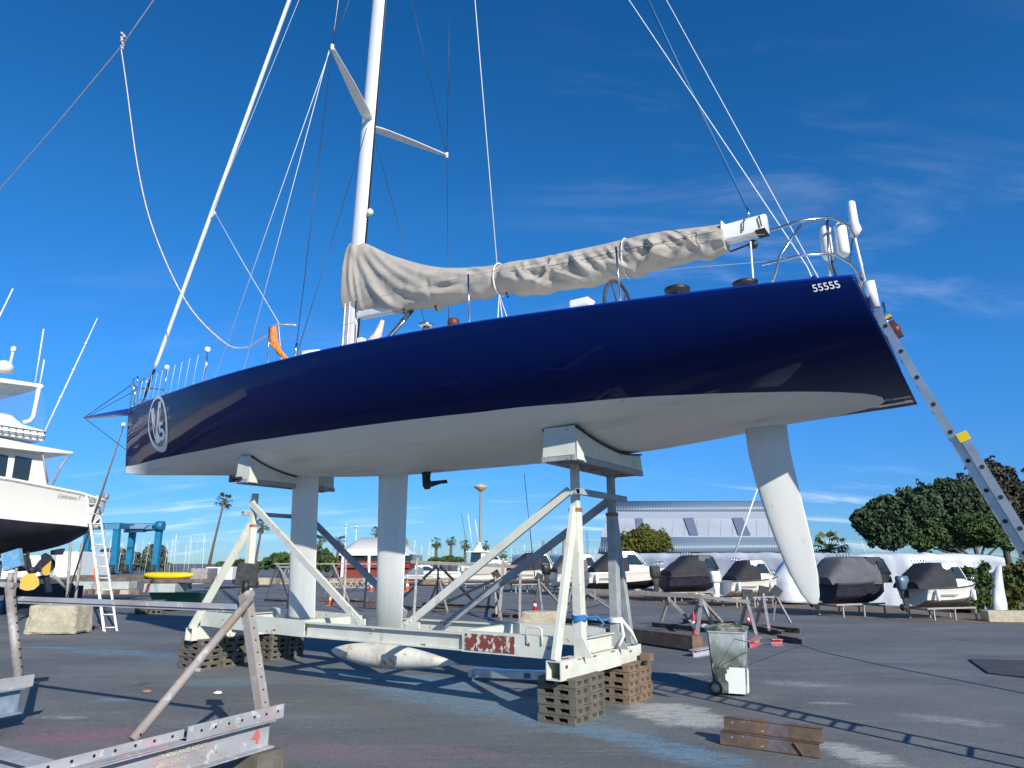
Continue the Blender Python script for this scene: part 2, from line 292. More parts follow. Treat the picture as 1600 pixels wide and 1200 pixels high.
# ------------------------------------------------------------------ ground
def ground_mat():
    m = bpy.data.materials.new('asphalt'); m.use_nodes = True; t = m.node_tree; n = t.nodes; l = t.links; b = n['Principled BSDF']
    tcn = n.new('ShaderNodeTexCoord'); P = tcn.outputs['Object']
    def noi(scale, det=6, rough=0.6, sc=None, dist=0.0):
        q = P
        if sc:
            mpn = n.new('ShaderNodeMapping'); mpn.inputs['Scale'].default_value = sc; mpn.inputs['Rotation'].default_value = (0, 0, R(-8)); l.new(P, mpn.inputs[0]); q = mpn.outputs[0]
        z = n.new('ShaderNodeTexNoise'); z.inputs['Scale'].default_value = scale; z.inputs['Detail'].default_value = det; z.inputs['Roughness'].default_value = rough; z.inputs['Distortion'].default_value = dist
        l.new(q, z.inputs['Vector']); return z.outputs[0]
    def mrg(s, a, c, lo=0.0, hi=1.0):
        z = n.new('ShaderNodeMapRange'); z.inputs[1].default_value = a; z.inputs[2].default_value = c; z.inputs[3].default_value = lo; z.inputs[4].default_value = hi; z.interpolation_type = 'SMOOTHSTEP'; l.new(s, z.inputs[0]); return z.outputs[0]
    def math_(op, a, c):
        z = n.new('ShaderNodeMath'); z.operation = op
        for i, v in enumerate((a, c)):
            if isinstance(v, (int, float)): z.inputs[i].default_value = v
            else: l.new(v, z.inputs[i])
        return z.outputs[0]
    def mix(f, a, c):
        z = n.new('ShaderNodeMix'); z.data_type = 'RGBA'
        if isinstance(f, (int, float)): z.inputs[0].default_value = f
        else: l.new(f, z.inputs[0])
        for i, v in ((6, a), (7, c)):
            if isinstance(v, tuple): z.inputs[i].default_value = (*v, 1)
            else: l.new(v, z.inputs[i])
        return z.outputs[2]
    c = mix(mrg(noi(0.25, 5, 0.6, (1, 2.2, 1)), 0.35, 0.68), (0.100, 0.106, 0.110), (0.165, 0.173, 0.172))
    c = mix(math_('MULTIPLY', mrg(noi(1.1, 8, 0.72, (0.5, 3.5, 1)), 0.50, 0.72), 0.7), c, (0.22, 0.235, 0.235))
    c = mix(math_('MULTIPLY', mrg(noi(0.45, 6, 0.6, (1, 1, 1), 0.8), 0.55, 0.75), 0.5), c, (0.045, 0.047, 0.06))
    c = mix(math_('MULTIPLY', mrg(noi(9.0, 6, 0.75, (0.35, 2.4, 1)), 0.55, 0.72), mrg(noi(0.5, 3), 0.4, 0.65, 0.1, 0.7)), c, (0.25, 0.255, 0.26))
    warp = noi(0.9, 9, 0.74, (1, 2.4, 1)); grit = noi(26, 4, 0.7, (1, 1.6, 1)); fine = noi(5.0, 6, 0.7, (1, 3, 1))
    def blob(p1, p2, w, col, amt):          # paint overspray between two ground points, w metres wide, ragged edge
        nonlocal c
        a, b_ = gnd(*p1), gnd(*p2); d = b_-a
        mpn = n.new('ShaderNodeMapping'); mpn.vector_type = 'TEXTURE'; mpn.inputs['Location'].default_value = ((a.x+b_.x)/2, (a.y+b_.y)/2, 0)
        mpn.inputs['Rotation'].default_value = (0, 0, math.atan2(d.y, d.x)); mpn.inputs['Scale'].default_value = (d.length/2+w*0.4, w, 1); l.new(P, mpn.inputs[0])
        ln = n.new('ShaderNodeVectorMath'); ln.operation = 'LENGTH'; l.new(mpn.outputs[0], ln.inputs[0])
        r = math_('ADD', ln.outputs['Value'], math_('MULTIPLY', math_('SUBTRACT', warp, 0.5), 1.9))
        f = math_('MULTIPLY', mrg(r, 1.05, 0.35), math_('MULTIPLY', mrg(fine, 0.38, 0.60, 0.15, 1.0), mrg(grit, 0.36, 0.56, 0.35, 1.0)))
        c = mix(math_('MINIMUM', math_('MULTIPLY', f, amt*1.9), 0.9), c, col)
    BL, WH, PK = (0.14, 0.29, 0.40), (0.42, 0.43, 0.40), (0.22, 0.14, 0.16)
    blob((60, 1012), (330, 1030), 0.5, BL, 0.5); blob((420, 1045), (860, 1078), 0.42, BL, 0.75); blob((540, 1058), (1040, 1150), 0.9, BL, 0.55)
    blob((830, 1118), (1100, 1180), 0.35, BL, 0.6); blob((140, 1092), (215, 1094), 0.12, BL, 0.9); blob((250, 1065), (420, 1068), 0.5, BL, 0.35)
    blob((0, 1010), (170, 1014), 0.18, BL, 0.6); blob((1020, 1170), (1180, 1195), 0.35, BL, 0.6)
    blob((0, 1130), (330, 1185), 0.55, PK, 0.6); blob((30, 1160), (240, 1140), 0.22, (0.36, 0.12, 0.15), 0.55); blob((330, 1150), (700, 1200), 0.45, PK, 0.5); blob((640, 1165), (830, 1190), 0.2, PK, 0.6)
    blob((1000, 1100), (1125, 1135), 0.6, (.5, .51, .48), 1.3); blob((1290, 1165), (1390, 1195), 0.3, (.5, .51, .48), 1.2); blob((560, 1010), (640, 1030), 0.5, WH, 0.25); blob((300, 1000), (520, 1040), 0.6, WH, 0.22); blob((1150, 1060), (1500, 1090), 0.6, (0.20, 0.205, 0.20), 0.4); blob((1290, 1160), (1400, 1195), 0.28, WH, 0.9); blob((1040, 1052), (1110, 1054), 0.2, WH, 0.5)
    blob((1180, 1066), (1330, 1072), 0.3, WH, 0.42); blob((1260, 1098), (1340, 1100), 0.1, WH, 0.6); blob((1400, 1115), (1600, 1140), 0.25, WH, 0.4); blob((1190, 1140), (1290, 1160), 0.18, WH, 0.7)
    blob((60, 1120), (140, 1122), 0.12, WH, 0.55); blob((900, 1090), (1030, 1075), 0.25, (0.20, 0.20, 0.18), 0.5)
    # scattered light specks and old drips
    vo = n.new('ShaderNodeTexVoronoi'); vo.inputs['Scale'].default_value = 6.5; l.new(P, vo.inputs['Vector'])
    sp = math_('MULTIPLY', mrg(vo.outputs['Distance'], 0.085, 0.03), mrg(noi(0.6, 3), 0.46, 0.6)); c = mix(sp, c, (0.45, 0.45, 0.43))
    ve = n.new('ShaderNodeTexVoronoi'); ve.feature = 'DISTANCE_TO_EDGE'; ve.inputs['Scale'].default_value = 0.19; wv = n.new('ShaderNodeVectorMath'); wv.operation = 'MULTIPLY_ADD'; wv.inputs[1].default_value = (.6, .6, .6); nzv = n.new('ShaderNodeTexNoise'); nzv.inputs['Scale'].default_value = 1.5; nzv.inputs['Detail'].default_value = 6; l.new(P, nzv.inputs['Vector']); l.new(nzv.outputs['Color'], wv.inputs[0]); l.new(P, wv.inputs[2]); l.new(wv.outputs[0], ve.inputs['Vector'])
    c = mix(math_('MULTIPLY', mrg(ve.outputs['Distance'], 0.0035, 0.0012), mrg(noi(0.3, 2), 0.45, 0.6, 0.0, 0.3)), c, (0.025, 0.025, 0.03))
    c = mix(math_('MULTIPLY', mrg(noi(0.8, 4, 0.6), 0.66, 0.74), 0.7), c, (0.03, 0.03, 0.035))
    ag = noi(70, 3, 0.7); c = mix(mrg(ag, 0.45, 0.72, 0.0, 0.65), c, (0.28, 0.28, 0.28)); c = mix(mrg(noi(32, 4, 0.75), 0.52, 0.68, 0.0, 0.7), c, (0.035, 0.037, 0.045))
    spk = noi(15, 5, 0.85); zone = mrg(noi(0.35, 4, 0.6), 0.38, 0.62, 0.35, 1.0)
    c = mix(math_('MULTIPLY', mrg(spk, 0.54, 0.66, 0.0, 0.6), zone), c, (0.30, 0.305, 0.30)); c = mix(mrg(spk, 0.44, 0.34, 0.0, 0.55), c, (0.04, 0.042, 0.048))
    l.new(c, b.inputs['Base Color']); b.inputs['Roughness'].default_value = 0.82; b.inputs['Specular IOR Level'].default_value = 0.35
    bp = n.new('ShaderNodeBump'); bp.inputs['Strength'].default_value = 0.45; bp.inputs['Distance'].default_value = 0.006
    l.new(noi(45, 5, 0.7), bp.inputs['Height']); l.new(bp.outputs[0], b.inputs['Normal']); return m
g = MB(); g.add([(-900, -60, 0), (900, -60, 0), (900, 1800, 0), (-900, 1800, 0)], [(0, 1, 2, 3)])
tag(g.build('yard_ground', ground_mat()), 'dark asphalt boatyard ground stained with blue, pink and white paint', None, kind='structure')

# ------------------------------------------------------------------ the racing yacht (own frame: x to bow, y to the camera side, z up)
YO = Vector((1.2103, 8.7568, 0)); YR = R(145.5256)
YX = Vector((math.cos(YR), math.sin(YR), 0)); YY = Vector((-math.sin(YR), math.cos(YR), 0))
def yw(p): return YO+YX*p[0]+YY*p[1]+Vector((0, 0, p[2]))
yacht = thing('racing_yacht', 'long navy blue racing yacht with white underbody propped high on the cream steel cradle', 'sailing yacht', YO, YR)
interp = lambda x, xs, ys: float(np.interp(x, xs, ys))
def smooth_interp(xs, ys):
    xs = np.array(xs, float); ys = np.array(ys, float); h = np.diff(xs); d = np.diff(ys)/h; m = np.zeros(len(xs))
    for i in range(1, len(xs)-1):
        m[i] = 0 if d[i-1]*d[i] <= 0 else (h[i-1]+h[i])/(h[i-1]/d[i-1]+h[i]/d[i])
    m[0] = d[0]; m[-1] = d[-1]
    def f(x):
        x = min(max(x, xs[0]), xs[-1]); i = int(min(max(np.searchsorted(xs, x)-1, 0), len(xs)-2)); t = (x-xs[i])/h[i]
        return float((2*t**3-3*t*t+1)*ys[i]+(t**3-2*t*t+t)*h[i]*m[i]+(-2*t**3+3*t*t)*ys[i+1]+(t**3-t*t)*h[i]*m[i+1])
    return f
hB = smooth_interp([-3.4, -3, -1, 1, 3, 5, 7, 9, 10.5, 11.5, 12.1, 12.43], [1.78, 1.84, 2.05, 2.12, 2.06, 1.86, 1.52, 1.04, .62, .33, .15, .045])
hS = smooth_interp([-3.31, -2.59, -1.31, .25, 1.98, 4.52, 6.47, 8.58, 10.6, 12.43], [4.07, 4.13, 4.21, 4.32, 4.43, 4.57, 4.69, 4.85, 5.05, 5.22])
hK = smooth_interp([-3.5, -3.03, -2.2, -1.2, -.2, 1, 3.5, 4.6, 5.9, 7.3, 9.0, 11.5, 12.1, 12.43], [3.38, 3.345, 3.295, 3.18, 3.095, 3.055, 3.055, 3.09, 3.18, 3.29, 3.42, 3.60, 3.655, 3.70])
SA = smooth_interp([-3.4, -1, 3, 6, 9, 11, 12.43], [.68, .64, .62, .64, .60, .48, .3])        # fullness of the floor
SCc = smooth_interp([-3.4, -1, 3, 7, 10, 12.43], [.04, .06, .07, .08, .13, .2])              # deadrise
SP = smooth_interp([-3.4, 0, 8, 11, 12.43], [.93, .935, .90, .82, .72])                      # bilge fullness
def sec(x, t):                                             # half section, t = 0 keel line, t = 1 sheer
    B, Sz, K = hB(x), hS(x), hK(x); h = Sz-K; u = 1-t; a, c, p = SA(x), SCc(x), SP(x)
    return B*(3*u*u*t*a+3*u*t*t*p+t**3), K+h*(3*u*u*t*c+3*u*t*t*(.285+c*.2)+t**3)
def tsolve(x, v, k):
    lo, hi = 0.0, 1.0
    for _ in range(36):
        m_ = (lo+hi)/2
        if sec(x, m_)[k] < v: lo = m_
        else: hi = m_
    return (lo+hi)/2
hWy = smooth_interp([-3.10, -3.04, -2.96, -2.84, -2.65, -2.41, -1.72, -1.11, -.4, .51, 1.54, 2.94, 4.08, 5.65, 6.97, 8.63, 10.5, 11.4, 12.0, 12.43], [.01, .226, .368, .51, .666, .819, 1.154, 1.362, 1.479, 1.565, 1.582, 1.556, 1.49, 1.308, 1.074, .722, .305, .13, .045, .006])
def hshift(x, z): return -.27*(hS(x)-z)*min(max((-2.2-x)/1.1, 0), 1)-.12*(hS(x)-z)*min(max((x-11.2)/1.2, 0), 1)
XS = [-3.31+.35*(i/10)**1.1 for i in range(10)]+list(np.linspace(-2.96, 11.4, 92))+[11.4+1.03*(1-(1-i/10)**1.6) for i in range(1, 11)]
def hull_pt(x, t): y, z = sec(x, t); return Vector((x+hshift(x, z), y, z))
def th_wl(x): return 0.01 if x < -3.10 else max(.01, tsolve(x, hWy(x), 0))
def hull_y(x, z): return sec(x, tsolve(x, z, 1))[0]
def hull_z(x, y): return sec(x, tsolve(x, abs(y), 0))[1]
hb = MB(); rows = []
NL, NU = 14, 26
for x in XS:
    tw = th_wl(x); ths = [tw*i/NL for i in range(NL)]+[lerp(tw, 1.0, (i/NU)) for i in range(NU+1)]
    half = [hull_pt(x, t) for t in ths]
    top = half[-1]; half += [top+Vector((0, -.012, .022)), top+Vector((0, -.04, .03))]
    rows.append([Vector((p.x, -p.y, p.z)) for p in half[::-1]]+half[1:])
nr = len(rows[0]); mid = nr//2
hb.smooth = True
for r in rows: hb.v += [tuple(p) for p in r]
for i in range(len(rows)-1):
    for k in range(nr-1):
        d = min(abs(k-mid), abs(k+1-mid)); hb.f.append((i*nr+k, (i+1)*nr+k, (i+1)*nr+k+1, i*nr+k+1))
        hb.mi.append(1 if (d < NL and XS[i] > -3.10) else (2 if d >= NL+NU else 0)); hb.sm.append(True)
for k in range(mid):
    hb.f.append((k, k+1, nr-2-k, nr-1-k)); hb.mi.append(0); hb.sm.append(False)
    o = (len(rows)-1)*nr; hb.f.append((o+k, o+k+1, o+nr-2-k, o+nr-1-k)); hb.mi.append(0); hb.sm.append(True)
hull = hb.build('hull', [M['hull_blue'], M['bottom'], M['hull_rail']], yacht)
dk = MB(); drs = []
for x in XS:
    b_ = hB(x)-.04; drs.append([Vector((x, b_*t, hS(x)+.03+.05*(1-t*t))) for t in np.linspace(-1, 1, 9)])
dk.loft(drs, close=False, caps=False); dk.build('deck', M['white'], yacht)
cb = MB(); cb.loft([[Vector((x, s*w_, hS(x)+h_)) for s, h_ in ((-1, .02), (-.9, .02+q), (.9, .02+q), (1, .02))] for x, w_, q in ((.4, .95, .2), (1.2, 1.0, .22), (3.2, .8, .2), (5.6, .4, .05))]); cb.build('coachroof', M['white'], yacht)

def foil_ring(xc, z, chord, thick, le_dir=1, n=20, y0=0.0):   # aerofoil outline in a level plane, leading edge towards +x
    pts = []
    for k in range(n):
        t = 2*math.pi*k/n; u = (1-math.cos(t))/2                 # 0 = leading edge
        th = 5*thick*chord*(.2969*math.sqrt(max(u, 0))-.126*u-.3516*u*u+.2843*u**3-.1015*u**4)*1.0
        pts.append(Vector((xc+chord*(.5-u), y0+(th if t < math.pi else -th), z)))
    return pts
def foil(name, secs, m, parent):
    b = MB(); b.loft([foil_ring(*s_) for s_ in secs]); return b.build(name, m, parent)
foil('keel_fin', [(3.76, 3.14, .70, .17), (3.76, 3.0, .63, .17), (3.73, 1.6, .575, .17), (3.71, .45, .53, .17)], M['foil'], yacht)
foil('canard', [(5.88, 3.24, .70, .17), (5.88, 3.1, .68, .17), (5.82, 2.0, .68, .17), (5.72, .84, .66, .17), (5.72, .80, .60, .15)], M['foil'], yacht)
rd = [(-2.02, 3.20, .46, .16), (-2.03, 2.9, .455, .15), (-2.08, 2.55, .44, .14), (-2.14, 2.2, .41, .13), (-2.20, 1.9, .365, .13), (-2.26, 1.6, .29, .13), (-2.31, 1.38, .18, .13), (-2.33, 1.30, .10, .13), (-2.335, 1.285, .03, .12)]
foil('rudder', rd, M['foil'], yacht)
bu = MB(); prof = []
for i in range(33):
    u = i/32; rr = .175*(math.sin(math.pi*min(u/.42, 1)/2)**.62 if u < .42 else max((1-((u-.42)/.58)**1.9), 0)**.95*1.0); prof.append((max(rr, .004 if i == 0 else .002), 2.58*u))
bu.lathe(prof, (4.95, 0, .36), 32, axis=(-1, 0, 0.0)); kb = bu.build('keel_bulb', M['bulb'], yacht)
sd = MB(); sd.loft([foil_ring(x_, z_, c_, .32) for x_, z_, c_ in ((3.06, 3.16, .20), (3.06, 2.95, .16), (3.04, 2.84, .17), (3.03, 2.79, .10))]); drv = sd.build('saildrive_leg', M['rubber'], yacht)
pp = MB(); pp.tube([(3.06, 0, 2.86), (2.95, 0, 2.865), (2.80, 0, 2.88), (2.66, 0, 2.89)], [.055, .045, .03, .022], 12)
pp.bar((2.93, .05, 2.87), (2.70, .065, 2.875), .05, .012); pp.bar((2.93, -.05, 2.87), (2.70, -.065, 2.875), .05, .012); pp.build('folding_propeller', M['rubber'], drv)

# spars
mx = lambda z: 4.99-.031*(z-4.5)
ms = MB(); rr = []
for z in (4.4, 8, 12, 16, 20, 24, 26.5):
    a, b_ = (.175, .095) if z < 20 else (.13, .08)
    rr.append([Vector((mx(z)+a*math.cos(t), b_*math.sin(t), z)) for t in np.linspace(0, 2*math.pi, 20, endpoint=False)])
ms.loft(rr); mast = ms.build('mast', M['spar'], yacht)
tk = MB(); tk.bar((mx(4.6)-.18, 0, 4.6), (mx(26)-.14, 0, 26), .03, .03, (0, 1, 0)); tk.tube([(mx(4.6)-.215, .02, 4.6), (mx(26)-.17, .02, 26)], .006, 5); tk.build('sail_track', M['black'], mast)
mf = MB(); mf.box((mx(4.9)-.20, .05, 5.15), (.16, .14, .55)); mf.box((mx(5)-.30, .0, 5.45), (.10, .12, .14)); mf.tube([(mx(5)+.02, .14, 4.62), (mx(5)+.02, .14, 6.2)], .012, 6); mf.tube([(mx(5)-.1, .14, 4.62), (mx(5)-.1, .14, 6.2)], .01, 6); mf.build('gooseneck', M['white'], mast)
mm = MB(); mm.lathe([(.02, -.06), (.06, -.03), (.06, .03), (.02, .07)], (mx(7.9)-.26, .02, 7.95), 12); mm.bar((mx(7.9)-.16, 0, 7.9), (mx(7.9)-.26, .02, 7.9), .03); mm.build('deck_light', M['white'], mast)
def spreader(tip, root):
    b = MB(); tip = Vector(tip); root = Vector(root); d = tip-root; rings = []
    for t, w_ in ((0, .13), (.12, .16), (.5, .14), (.97, .06), (1, .045)):
        c = root+d*t; rings.append([c+Vector((w_*math.cos(a_)*.75, 0, 0))+Vector((0, 0, .022*math.sin(a_))) for a_ in np.linspace(0, 2*math.pi, 14, endpoint=False)])
    b.loft(rings); s_ = b.build('spreader', M['spar'], mast)
    c = MB(); c.tube([tip-Vector((.0, 0, .06)), tip+Vector((0, 0, .06))], .03, 10); c.build('spreader_tip', M['white'], s_); return s_
TP, TS = Vector((4.14, 1.54, 10.22)), Vector((4.14, -1.53, 9.79))
spreader(TP, (mx(10)-.06, .06, 9.93)); spreader(TS, (mx(10)-.06, -.06, 9.83))
spreader((4.0, 1.3, 15.6), (mx(15.5)-.06, .06, 15.45)); spreader((4.0, -1.3, 15.4), (mx(15.5)-.06, -.06, 15.4))
def line(name, pts, r, m, par=None, n=6):
    b = MB(); b.tube(pts, r, n); return b.build(name, m, par if par is not None else yacht)
line('shroud', [(4.12, 1.78, 4.62), TP], .0065, M['wire_dark']); line('shroud', [TP, (4.0, 1.3, 15.6)], .0065, M['wire_dark'])
line('shroud', [(4.12, -1.78, 4.62), TS], .0065, M['wire_dark']); line('shroud', [TS, (4.0, -1.3, 15.4)], .0065, M['wire_dark'])
line('shroud', [(4.16, 1.74, 4.62), (mx(10)-.04, .09, 9.75)], .006, M['wire_dark']); line('shroud', [(4.16, -1.74, 4.62), (mx(10)-.04, -.09, 9.75)], .006, M['wire_dark'])
line('shroud', [TP, (mx(15.4), .08, 15.2)], .0055, M['wire_dark']); line('shroud', [TS, (mx(15.4), -.08, 15.2)], .0055, M['wire_dark'])
for s_ in (1, -1): line('turnbuckle', [(4.12, 1.78*s_, 4.63), (4.12, 1.77*s_, 4.85)], .02, M['steel']); line('turnbuckle', [(4.17, 1.74*s_, 4.63), (4.19, 1.72*s_, 4.82)], .018, M['steel'])
# forestay with its furled white sleeve, black tack strop and the small clew patch
FB, FT = Vector((11.93, 0, 5.30)), Vector((7.78, 0, 14.44)); fd = (FT-FB)
line('forestay', [FB, FB+fd*2.0], .010, M['wire_dark'])
line('forestay_sleeve', [FB+fd*.085, FB+fd*.10, FB+fd*.46, FB+fd*1.1, FB+fd*1.95], [.03, .042, .046, .046, .04], M['spar'], n=12)
st = MB()
for t in (.03, .055, .085): st.tube([FB+fd*(t-.012), FB+fd*(t+.012)], .028, 8)
st.tube([FB, FB+fd*.085], .02, 8); st.build('tack_strop', M['black'], yacht)
cp_ = MB(); q = FB+fd*.468; cp_.prism([q+Vector((-.02, .01, .16)), q+Vector((.10, .01, -.12)), q+Vector((-.05, .01, -.10)), q+Vector((-.20, .01, -.04))], (0, -.025, 0)); cp_.build('clew_patch', M['white'], yacht)
line('jib_sheet', [q+Vector((-.18, 0, -.04)), (8.0, .35, 7.75), (6.24, .6, 5.96), (5.55, .9, 4.72)], .006, M['rope_white'])
line('halyard', [q+Vector((-.15, .05, .05)), (8.9, .05, 11.3), (7.42, 0, 14.23), (6.2, 0, 18)], .0055, M['rope_white'])
line('halyard', [TP+Vector((.03, .03, -.1)), (7.26, 1.1, 4.93)], .0055, M['rope_white']); line('halyard', [TP+Vector((.0, .06, -.1)), (6.09, 1.3, 4.88)], .0055, M['rope_white'])
line('halyard', [TP+Vector((0, 0, .05)), (4.75, 1.0, 12.1), (mx(24), .1, 24)], .006, M['rope_pink'])
# backstays, topping lift, lazy halyard
line('backstay', [(-2.90, .62, 4.18), (-2.75, .6, 4.75), (-.90, .6, 9.2), (mx(21.5), .1, 21.5)], .007, M['wire']); line('backstay', [(-2.92, .1, 4.18), (-2.80, 0.06, 4.7), (-1.22, 0, 9.5), (mx(24.5), 0, 24.5)], .006, M['wire'])
bt = MB(); bt.tube([(-2.90, .62, 4.2), (-2.80, .605, 4.62)], [.035, .022], 8); bt.tube([(-2.91, .1, 4.2), (-2.84, .07, 4.52)], [.02, .012], 8); bt.build('backstay_tensioner', M['black'], yacht)
line('topping_lift_shackle', [(-2.07, 0, 5.76), (-2.05, 0, 5.97)], .012, M['steel'])
line('topping_lift', [(-2.05, 0, 5.94), (-.94, 0, 9.66), (mx(25.5)-.1, 0, 25.5)], .016, M['rope_blue']); line('topping_lift_tail', [(-2.03, 0.0, 6.0), (-1.45, .03, 7.9), (-.85, .02, 10.0)], .006, M['wire_dark'])
line('main_halyard', [(mx(26)-.2, 0, 26), (2.27, 0, 11.42), (1.68, 0.1, 6.14)], .008, M['rope_white'])
for p in ((1.33, .6), (1.13, .6), (.93, .6)): line('mainsheet_leg', [(1.62, .12, 5.60), (p[0], p[1], 4.42)], .008, M['rope_white'])
# boom and sail cover
bo = MB(); bo.loft([[Vector((x, .09*i, 5.665+.055*max(0, x+1.5)+.118*j)) for i, j in ((-1, -1), (-.55, 1), (.55, 1), (1, -1))] for x in (4.75, 0, -1.5, -2.27)]); boom = bo.build('boom', M['spar'], yacht, bevel=.02)
be = MB(); be.box((-2.2, 0, 5.555), (.12, .2, .03)); be.tube([(-2.06, -.1, 5.80), (-2.02, .085, 5.75), (-2.0, .10, 5.60)], .008, 6); be.tube([(-2.15, -.1, 5.80), (-2.20, .08, 5.75), (-2.22, .10, 5.60)], .008, 6); be.lathe([(.01, -.03), (.055, -.02), (.055, .02), (.01, .03)], (-2.08, 0, 5.44), 12, (0, 1, 0)); be.tube([(-1.8, 0, 5.42), (-2.08, 0, 5.46)], .012, 6); be.build('boom_fittings', M['black'], boom)
line('boom_strap', [(-1.74, -.1, 5.54), (-1.75, -.09, 5.80), (-1.75, .09, 5.80), (-1.74, .115, 5.53)], .016, M['white'], boom)
ctop = smooth_interp([-1.76, -.63, .36, 1.71, 2.74, 3.91, 4.7, 4.95, 5.12], [5.80, 5.96, 6.02, 6.16, 6.36, 6.87, 7.35, 7.50, 7.47])
cbot = smooth_interp([-1.76, -1.13, -.22, .58, 1.47, 1.95, 2.72, 3.55, 4.6, 5.12], [5.42, 5.40, 5.42, 5.46, 5.61, 5.68, 5.70, 5.80, 5.98, 6.05])
cv = MB(); rings = []; NC = 64; cx_ = np.linspace(-1.76, 5.12, 340)
SEG = [((4.98, .95), (4.84, -.6), .03, .05), ((4.93, .9), (4.62, -.9), .022, .04), ((4.9, .7), (3.95, -.7), .034, .07), ((4.7, .75), (3.35, -.35), .026, .06), ((4.45, .9), (3.1, -.1), .03, .05), ((4.0, .8), (2.5, .2), .024, .06), ((3.9, -.1), (3.0, -.7), .022, .05), ((4.45, -.2), (3.7, -.95), .04, .05),
       ((1.70, .1), (2.75, .65), .04, .04), ((1.70, .0), (2.9, .0), .045, .045), ((1.70, -.1), (2.8, -.65), .04, .05), ((1.72, .2), (2.2, .95), .035, .04), ((1.60, .1), (.8, .8), .04, .04), ((1.60, .0), (.6, .1), .04, .045), ((1.6, -.15), (.75, -.7), .045, .05), ((3.4, -.3), (2.3, -.8), .04, .06), ((3.1, .5), (2.2, .3), .03, .05)]
for k in range(18):
    xa = 1.3-3.0*k/18+random.uniform(-.06, .06); dx = random.choice((-1, -1, 1))*random.uniform(.12, .5); va = random.uniform(.5, .95); vb = va-random.uniform(.7, 1.6); SEG.append(((xa, va), (xa+dx, vb), random.uniform(.02, .05), random.uniform(.025, .045)))
for k in range(12):
    xa = random.uniform(-1.6, 1.3); SEG.append(((xa, random.uniform(-.3, .1)), (xa+random.choice((-1, 1))*random.uniform(.2, .45), -.85), random.uniform(.025, .045), random.uniform(.03, .05)))
for x in cx_:
    zt, zb = ctop(x), cbot(x); zc_, hz = (zt+zb)/2, (zt-zb)/2
    w0 = interp(x, [-1.76, -1.0, 1.6, 3.4, 4.6, 4.95, 5.12], [.13, .17, .20, .24, .16, .17, .17])
    tie = math.exp(-((x-1.66)/.10)**2); tie2 = math.exp(-((x+.42)/.07)**2)
    ring = []
    for k in range(NC):
        t = 2*math.pi*k/NC; cy_, sz_ = math.cos(t), math.sin(t)
        yy = w0*math.copysign(abs(cy_)**.8, cy_)*(1.0 if sz_ < .2 else lerp(1, .55, (sz_-.2)/.8)); zz = hz*math.copysign(abs(sz_)**.9, sz_)
        p = Vector((x*1.1, cy_*1.3, zz*2.4)); dsp = .035*noise.noise(p*1.2+Vector((3, 1, 0))); skew = x; vv = zz/hz
        if cy_ > -.25:
            wb = min(1, (cy_+.25)*1.6)
            for ((ax, av), (bx_, bv), amp, wd_) in SEG:
                if x < min(ax, bx_)-.2 or x > max(ax, bx_)+.2: continue
                ux, uv = bx_-ax, (bv-av)*hz; qx, qv = x-ax, (vv-av)*hz; L2 = ux*ux+uv*uv; t_ = min(max((qx*ux+qv*uv)/L2, 0), 1); dd_ = math.hypot(qx-ux*t_, qv-uv*t_)
                if dd_ < .2: dsp += wb*amp*(math.exp(-(dd_/wd_)**1.4)-.35*math.exp(-((dd_-wd_*2.2)/wd_)**2))*(.35+.65*math.sin(math.pi*min(max(t_, .04), .96)))
        sag = .03*max(0, -sz_)*math.sin(x*7+noise.noise(Vector((x*2, 0, 5)))*4)
        dsp *= (1-.7*tie); sc_ = 1-.14*tie-.10*tie2
        ring.append(Vector((x+.25*dsp*math.sin(skew*5), (yy+dsp*cy_*1.25)*sc_, zc_+zz*(1-.05*tie)+dsp*sz_*.45-sag)))
    rings.append(ring)
cv.loft(rings); cover = cv.build('sail_cover', M['canvas'], yacht)
line('cover_lacing', [(x, .235-.01*abs(x-1), lerp(ctop(x), cbot(x), .5)+.02) for x in np.linspace(-1.7, 1.6, 14)], .004, M['lettering_dark'], cover)
line('cover_tie', [(1.68, .20*math.cos(a_), 5.9+.262*math.sin(a_)) for a_ in np.linspace(0, 2*math.pi, 20)], .012, M['rope_white'], cover)
line('cover_tie', [(-.42, .175*math.cos(a_), 5.70+.285*math.sin(a_)) for a_ in np.linspace(0, 2*math.pi, 20)], .009, M['rope_white'], cover)
ck = MB()
for x in (2.9, 3.6, 1.5): ck.tube([(x, .1, cbot(x)), (x-.03, .1, cbot(x)-.09)], .016, 6)
ck.build('cover_hooks', M['black'], cover)
line('vang', [(4.86, 0, 4.75), (3.5, 0, 5.80)], .04, M['rubber'], n=8)
line('vang_rod', [(4.80, .05, 4.85), (3.6, .05, 5.62)], .02, M['steel'])
line('net_bag', [(4.35, .5, 4.95), (4.0, .5, 5.08), (3.75, .5, 5.28), (3.66, .5, 5.5)], [.03, .09, .07, .03], M['rope_pink'])
